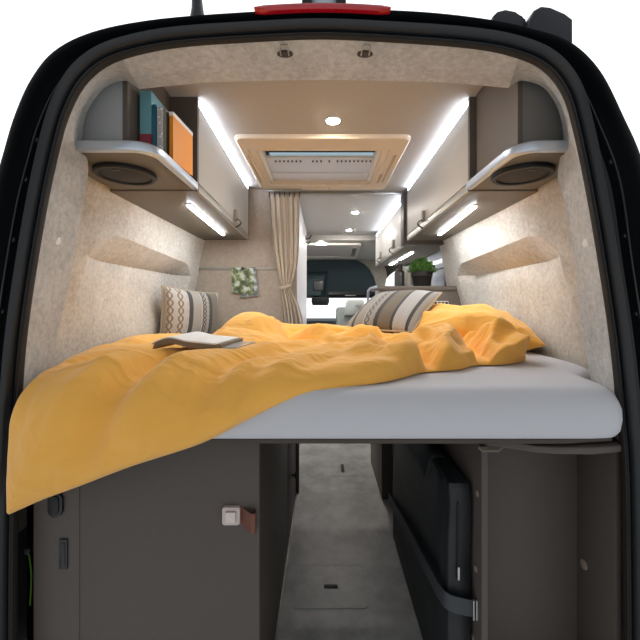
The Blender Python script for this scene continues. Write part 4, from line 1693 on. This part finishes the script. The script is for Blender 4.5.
# hatches in the floor
for lab, (x0, x1, y0, y1), sy in (('large floor hatch with a black finger slot between the lockers', (-.118, .166, 1.355, 1.575), (0, .055, 1.448, 1.467)),
                                  ('small floor hatch with a black slot farther up the aisle', (.05, .22, 2.39, 2.60), (.118, .140, 2.44, 2.56))):
    h = thing('floor_hatch', lab, 'hatch', ((x0 + x1) / 2, (y0 + y1) / 2, 0))
    bm = new()
    prism(bm, rrect(x0, x1, y0, y1, .015), 'z', .0004, .0022)
    obj('lid', bm, 'floor', h, angle=20)
    bm = new()
    o1, o2 = rrect(x0 - .002, x1 + .002, y0 - .002, y1 + .002, .017), rrect(x0, x1, y0, y1, .015)
    loft(bm, [[(p[0], p[1], .0005) for p in o1], [(p[0], p[1], .0026) for p in o1], [(p[0], p[1], .0026) for p in o2], [(p[0], p[1], .0005) for p in o2]], closed=True)
    obj('rim', bm, 'grey_panel', h, angle=20)
    bm = new()
    box(bm, sy[0], sy[1], sy[2], sy[3], .0015, .0042, .001)
    obj('finger_slot', bm, 'black_plastic', h)

# ------------------------------------------------------------------ kitchen beyond the bed
kt = thing('kitchen_unit', 'tall taupe kitchen unit beyond the right end of the bed', 'kitchen unit', (.63, 3.0, 0))
KT = .114
bm = new()
box(bm, .372, .925, 2.425, 2.44, .80, zr(KT - .026), .001)
ep = obj('end_panel', bm, 'kitchen', kt)
bm = new()
box(bm, .36, .925, 2.415, 2.75, zr(KT - .026), zr(KT), .003)
obj('top_board', bm, 'kitchen', kt)
bm = new()
box(bm, .372, .388, 2.62, 4.0, .002, zr(-.05), .001)
box(bm, .372, .388, 2.442, 2.615, .002, zr(KT - .028), .001)
obj('front_panel', bm, 'door_white', kt)
bm = new()
box(bm, .35, .925, 2.755, 4.0, zr(-.045), zr(-.015), .003)
obj('worktop', bm, 'alu_dull', kt)
bm = new()
tube(bm, [Vector((.352, 2.43, zr(KT - .005))), Vector((.352, 2.75, zr(KT - .005))), Vector((.345, 2.80, zr(KT - .02))), Vector((.345, 2.85, zr(-.02)))], .010, 8)
obj('edge_rail', bm, 'alu', kt)
c = W(441, 304, 2.42)
bm = new()
box(bm, c.x - .05, c.x + .05, 2.418, 2.425, c.z - .022, c.z + .02, .002)
fr = obj('vent_frame', bm, 'white_plastic', kt)
bm = new()
for k in range(4):
    x = c.x - .036 + k * .024
    box(bm, x - .009, x + .009, 2.416, 2.419, c.z - .016, c.z + .014)
obj('vent_grille', bm, 'win_frame', fr)

# upper kitchen cabinet
ku = thing('overhead_cabinet', 'far overhead kitchen cabinet with two pale doors above the plant', 'cabinet', (.75, 3.2, zr(.41)))
KB, KTp, KX = .408, .72, .565
bm = new()
box(bm, KX - .012, .925, 2.50, 2.60, zr(CB - .022), zr(.77), .004)
obj('end_panel', bm, 'taupe_dark', ku)
bm = new()
box(bm, KX + .016, .925, 2.60, 3.95, zr(KB), zr(KB + .016), .001)
obj('bottom_panel', bm, 'taupe_under', ku)
bm = new()
box(bm, KX + .02, .92, 2.60, 3.94, zr(KB + .016), zr(KTp), .001)
obj('carcass', bm, 'taupe_dark', ku)
for y0, y1 in ((2.61, 3.28), (3.285, 3.94)):
    bm = new()
    box(bm, KX, KX + .018, y0, y1, zr(KB + .028), zr(KTp), .002)
    dr = obj('door', bm, 'door_white', ku)
    strap_pull(dr, KX, y0 + (y1 - y0) * .42, zr(KB + .03), 1, 1.15)
bm = new()
box(bm, KX - .001, KX + .016, 2.605, 3.945, zr(KB - .004), zr(KB + .024), .003)
obj('edge_profile', bm, 'alu_dull', ku)
bm = new()
box(bm, KX + .004, KX + .02, 2.62, 3.92, zr(KTp + .003), zr(KTp + .022))
tag(obj('cove_light', bm, 'cove_far'), 'glowing strip light on top of the far kitchen cabinet', 'strip light', 'cove strip lights')
bar_light((.70, 2.85, zr(KB)), (.70, 3.35, zr(KB)), .024, 'nearer light bar under the far kitchen cabinet', 'led_k')
bar_light((.70, 3.48, zr(KB)), (.70, 3.80, zr(KB)), .024, 'farther short light bar under the kitchen cabinet', 'led_k')

# window behind the plant
bm = new()
box(bm, .905, .926, 2.68, 3.95, zr(.13), zr(.40))
wn = struct('window_1', bm, 'win_pane', 'kitchen window behind the plant, its reflections painted in pale grey')
bm = new()
for (y0, y1, z0, z1) in ((2.64, 2.68, .10, .43), (3.95, 3.99, .10, .43), (2.68, 3.95, .10, .13), (2.68, 3.95, .40, .43), (2.68, 3.95, .262, .272)):
    box(bm, .895, .928, y0, y1, zr(z0), zr(z1), .004)
obj('window_frame', bm, 'win_frame', wn)

# plant, bottle, jar
pt = thing('potted_plant', 'small bushy green plant in a black pot by the kitchen window', 'plant', (.727, 2.66, zr(KT)))
bm = new()
cpl = (.722, 2.655, zr(KT))
lathe(bm, [(.058, 0), (.062, .004), (.070, .075), (.072, .078), (.076, .082), (.077, .116), (.073, .118), (.070, .112), (.068, .10)], cpl, 36)
obj('pot', bm, 'pot', pt)
bm = new()
lathe(bm, [(.0675, .096), (.0675, .102), (.03, .106)], cpl, 24)
obj('soil', bm, 'soil', pt)
bm = new()
rn = random.Random(5)
for k in range(1100):
    th_, ph = rn.uniform(0, 2 * PI), rn.uniform(0, 1) ** .7 * PI * .52
    rad = rn.uniform(.055, .100)
    c = Vector((cpl[0] + rad * math.sin(ph) * math.cos(th_), cpl[1] + rad * math.sin(ph) * math.sin(th_), cpl[2] + .118 + rad * 1.02 * math.cos(ph)))
    d = (c - Vector((cpl[0], cpl[1], cpl[2] + .10))).normalized() + Vector((rn.uniform(-.5, .5), rn.uniform(-.5, .5), rn.uniform(-.2, .6)))
    d.normalize()
    sd = d.cross(Vector((rn.uniform(-1, 1), rn.uniform(-1, 1), rn.uniform(-1, 1)))).normalized()
    nn = d.cross(sd)
    l, w = rn.uniform(.016, .030), rn.uniform(.0028, .0048)
    q = [c - d * l * .5, c + sd * w - d * l * .05 + nn * .002, c + d * l * .6, c - sd * w - d * l * .05 + nn * .002]
    bm.faces.new([bm.verts.new(p) for p in q])
obj('foliage', bm, 'leaf', pt, smooth=False)
bm = new()
for k in range(26):
    th_ = 2 * PI * k / 26 * 5.3
    r_ = .008 + .05 * (k / 26)
    tube(bm, [Vector((cpl[0] + r_ * .5 * math.cos(th_), cpl[1] + r_ * .5 * math.sin(th_), cpl[2] + .10)), Vector((cpl[0] + r_ * math.cos(th_), cpl[1] + r_ * math.sin(th_), cpl[2] + .15)), Vector((cpl[0] + r_ * 1.4 * math.cos(th_), cpl[1] + r_ * 1.4 * math.sin(th_), cpl[2] + .185))], .0016, 5)
obj('stem', bm, 'leaf', pt)
bt = thing('bottle', 'dark bottle standing beside the potted plant', 'bottle', (.555, 2.68, zr(KT)))
bm = new()
lathe(bm, [(.034, 0), (.037, .004), (.037, .108), (.033, .122), (.022, .132), (.020, .138)], (.562, 2.68, zr(KT)), 28)
obj('bottle_body', bm, 'bottle', bt)
bm = new()
lathe(bm, [(.022, .1385), (.022, .17), (.019, .174), (.008, .175)], (.562, 2.68, zr(KT)), 24)
obj('cap', bm, 'pot', bt)
jr = thing('jar', 'pale jar between the bottle and the potted plant', 'jar', (.63, 2.70, zr(KT)))
bm = new()
lathe(bm, [(.026, 0), (.028, .004), (.028, .125), (.024, .136), (.022, .14)], (.637, 2.71, zr(KT)), 28)
obj('jar_body', bm, 'jar', jr)
bm = new()
lathe(bm, [(.025, .1405), (.025, .158), (.02, .161)], (.637, 2.71, zr(KT)), 24)
obj('lid', bm, 'alu', jr)

# ------------------------------------------------------------------ cab
bm = new()
prism(bm, [(-.93, zr(.07)), (-.93, zr(.42)), (-.80, zr(.66)), (.80, zr(.66)), (.90, zr(.42)), (.86, zr(.22)), (.84, zr(-.40)), (.80, zr(-.40)), (.74, zr(.07))], 'y', 5.105, 5.13)
struct('wall_cab', bm, 'felt', 'pale felt lining over the cab')
oc = thing('overhead_console', 'dark overhead console of the cab above the windscreen', 'console', (0, 5.0, zr(.1)))
outl = [(-.80, .07), (-.80, .585), (.36, .60), (.46, .60), (.56, .55), (.64, .47), (.70, .36), (.73, .25), (.74, .16), (.70, .07)]
bm = new()
prism(bm, [(x, zr(z)) for x, z in outl], 'y', 5.04, 5.10)
obj('back_shell', bm, 'cab_dark', oc)
bm = new()
prism(bm, [(4.80, zr(.075)), (4.78, zr(.11)), (4.80, zr(.155)), (4.82, zr(.155)), (4.82, zr(.12)), (5.04, zr(.12)), (5.04, zr(.075))], 'x', .06, .68)
obj('tray', bm, 'cab_dark2', oc)
bm = new()
box(bm, .28, .42, 4.774, 4.786, zr(.095), zr(.105), .002)
obj('tray_badge', bm, 'alu_dull', oc)
bm = new()
L = []
for y, x0, x1, z0, z1 in ((5.04, -.26, .06, .08, .44), (4.80, -.22, .015, .085, .36), (4.74, -.20, .0, .10, .31)):
    L.append([Vector((x0, y, zr(z0))), Vector((x1 - .05, y, zr(z0))), Vector((x1, y, zr(z1))), Vector((x0 - .02, y, zr(z1)))])
loft(bm, L, closed=True, capends=True)
cs = obj('centre_console', bm, 'cab_dark', oc, angle=30)
bm = new()
box(bm, -.135, .035 - .05, 4.728, 4.742, zr(.17), zr(.285), .003)
obj('screen', bm, 'screen', cs)
bm = new()
box(bm, -.145, -.005, 4.733, 4.738, zr(.16), zr(.295), .002)
obj('bezel', bm, 'cab_dark2', cs)
bm = new()
prism(bm, [(-.16, zr(.075)), (-.165, zr(.02)), (-.15, zr(-.03)), (.05, zr(-.03)), (.07, zr(.02)), (.065, zr(.075))], 'y', 4.70, 4.86, .01)
obj('sensor_box', bm, 'cab_dark2', oc)

se = thing('cab_seat', 'grey cab seat turned to the living area beyond the cushions', 'seat', (.40, 4.3, 0))
bm = new()
prism(bm, [(4.05, .62), (4.10, 1.02), (4.16, 1.10), (4.26, 1.10), (4.28, .62)], 'x', .14, .62, .035, 4)
obj('backrest', bm, 'seat_dark', se)
bm = new()
prism(bm, [(.23, 1.01), (.25, 1.16), (.28, 1.19), (.44, 1.19), (.46, 1.15), (.47, 1.01)], 'y', 4.06, 4.15, .02, 3)
obj('headrest', bm, 'seat_grey', se)
bm = new()
box(bm, .12, .64, 3.72 + .35, 4.60, .45, .61, .04, 4)
obj('seat_cushion', bm, 'seat_dark', se)
bm = new()
box(bm, .22, .54, 4.15, 4.5, .002, .45, .01)
obj('base', bm, 'cab_dark2', se)
ds = thing('dashboard', 'dark dashboard below the windscreen', 'dashboard', (0, 5.1, 0))
bm = new()
prism(bm, [(4.85, .3), (4.85, .80), (4.95, .90), (5.38, .92), (5.38, .3)], 'x', -.85, .85, .03, 3)
obj('dash_body', bm, 'cab_dark', ds)

# ------------------------------------------------------------------ light and camera
w = bpy.data.worlds.new('studio_white')
scene.world = w
w.use_nodes = True
wn_ = NT(w)
# white surround; dimming added behind the camera to darken the bed front
wtc = wn_.new('ShaderNodeTexCoord')
wsp = wn_.new('ShaderNodeSeparateXYZ')
wn_.link(wtc.outputs['Generated'], wsp.inputs[0])
wmr = wn_.new('ShaderNodeMapRange')
wmr.interpolation_type = 'SMOOTHSTEP'
wmr.inputs[1].default_value = -.35
wmr.inputs[2].default_value = .30
wmr.inputs[3].default_value = .41
wmr.inputs[4].default_value = 1.5
wn_.link(wsp.outputs[1], wmr.inputs[0])
wn_.n['Background'].inputs[0].default_value = (.97, .985, 1, 1)
wn_.link(wmr.outputs[0], wn_.n['Background'].inputs[1])

cam = bpy.data.cameras.new('camera')
co = bpy.data.objects.new('camera', cam)
COL.objects.link(co)
co.location = (0, 0, ZC)
co.rotation_euler = (PI / 2, 0, 0)
cam.sensor_width = 36
cam.sensor_fit = 'HORIZONTAL'
cam.lens = 36 * F / 640
cam.shift_x = -(CX - 320) / 640
cam.shift_y = -(320 - CY) / 640
cam.clip_start = .02
scene.camera = co
scene.view_settings.view_transform = 'Standard'
scene.view_settings.look = 'None'
scene.view_settings.exposure = 0
scene.view_settings.gamma = 1
scene.view_settings.use_curve_mapping = False
scene.cycles.use_denoising = True
scene.cycles.max_bounces = 10
scene.cycles.diffuse_bounces = 6
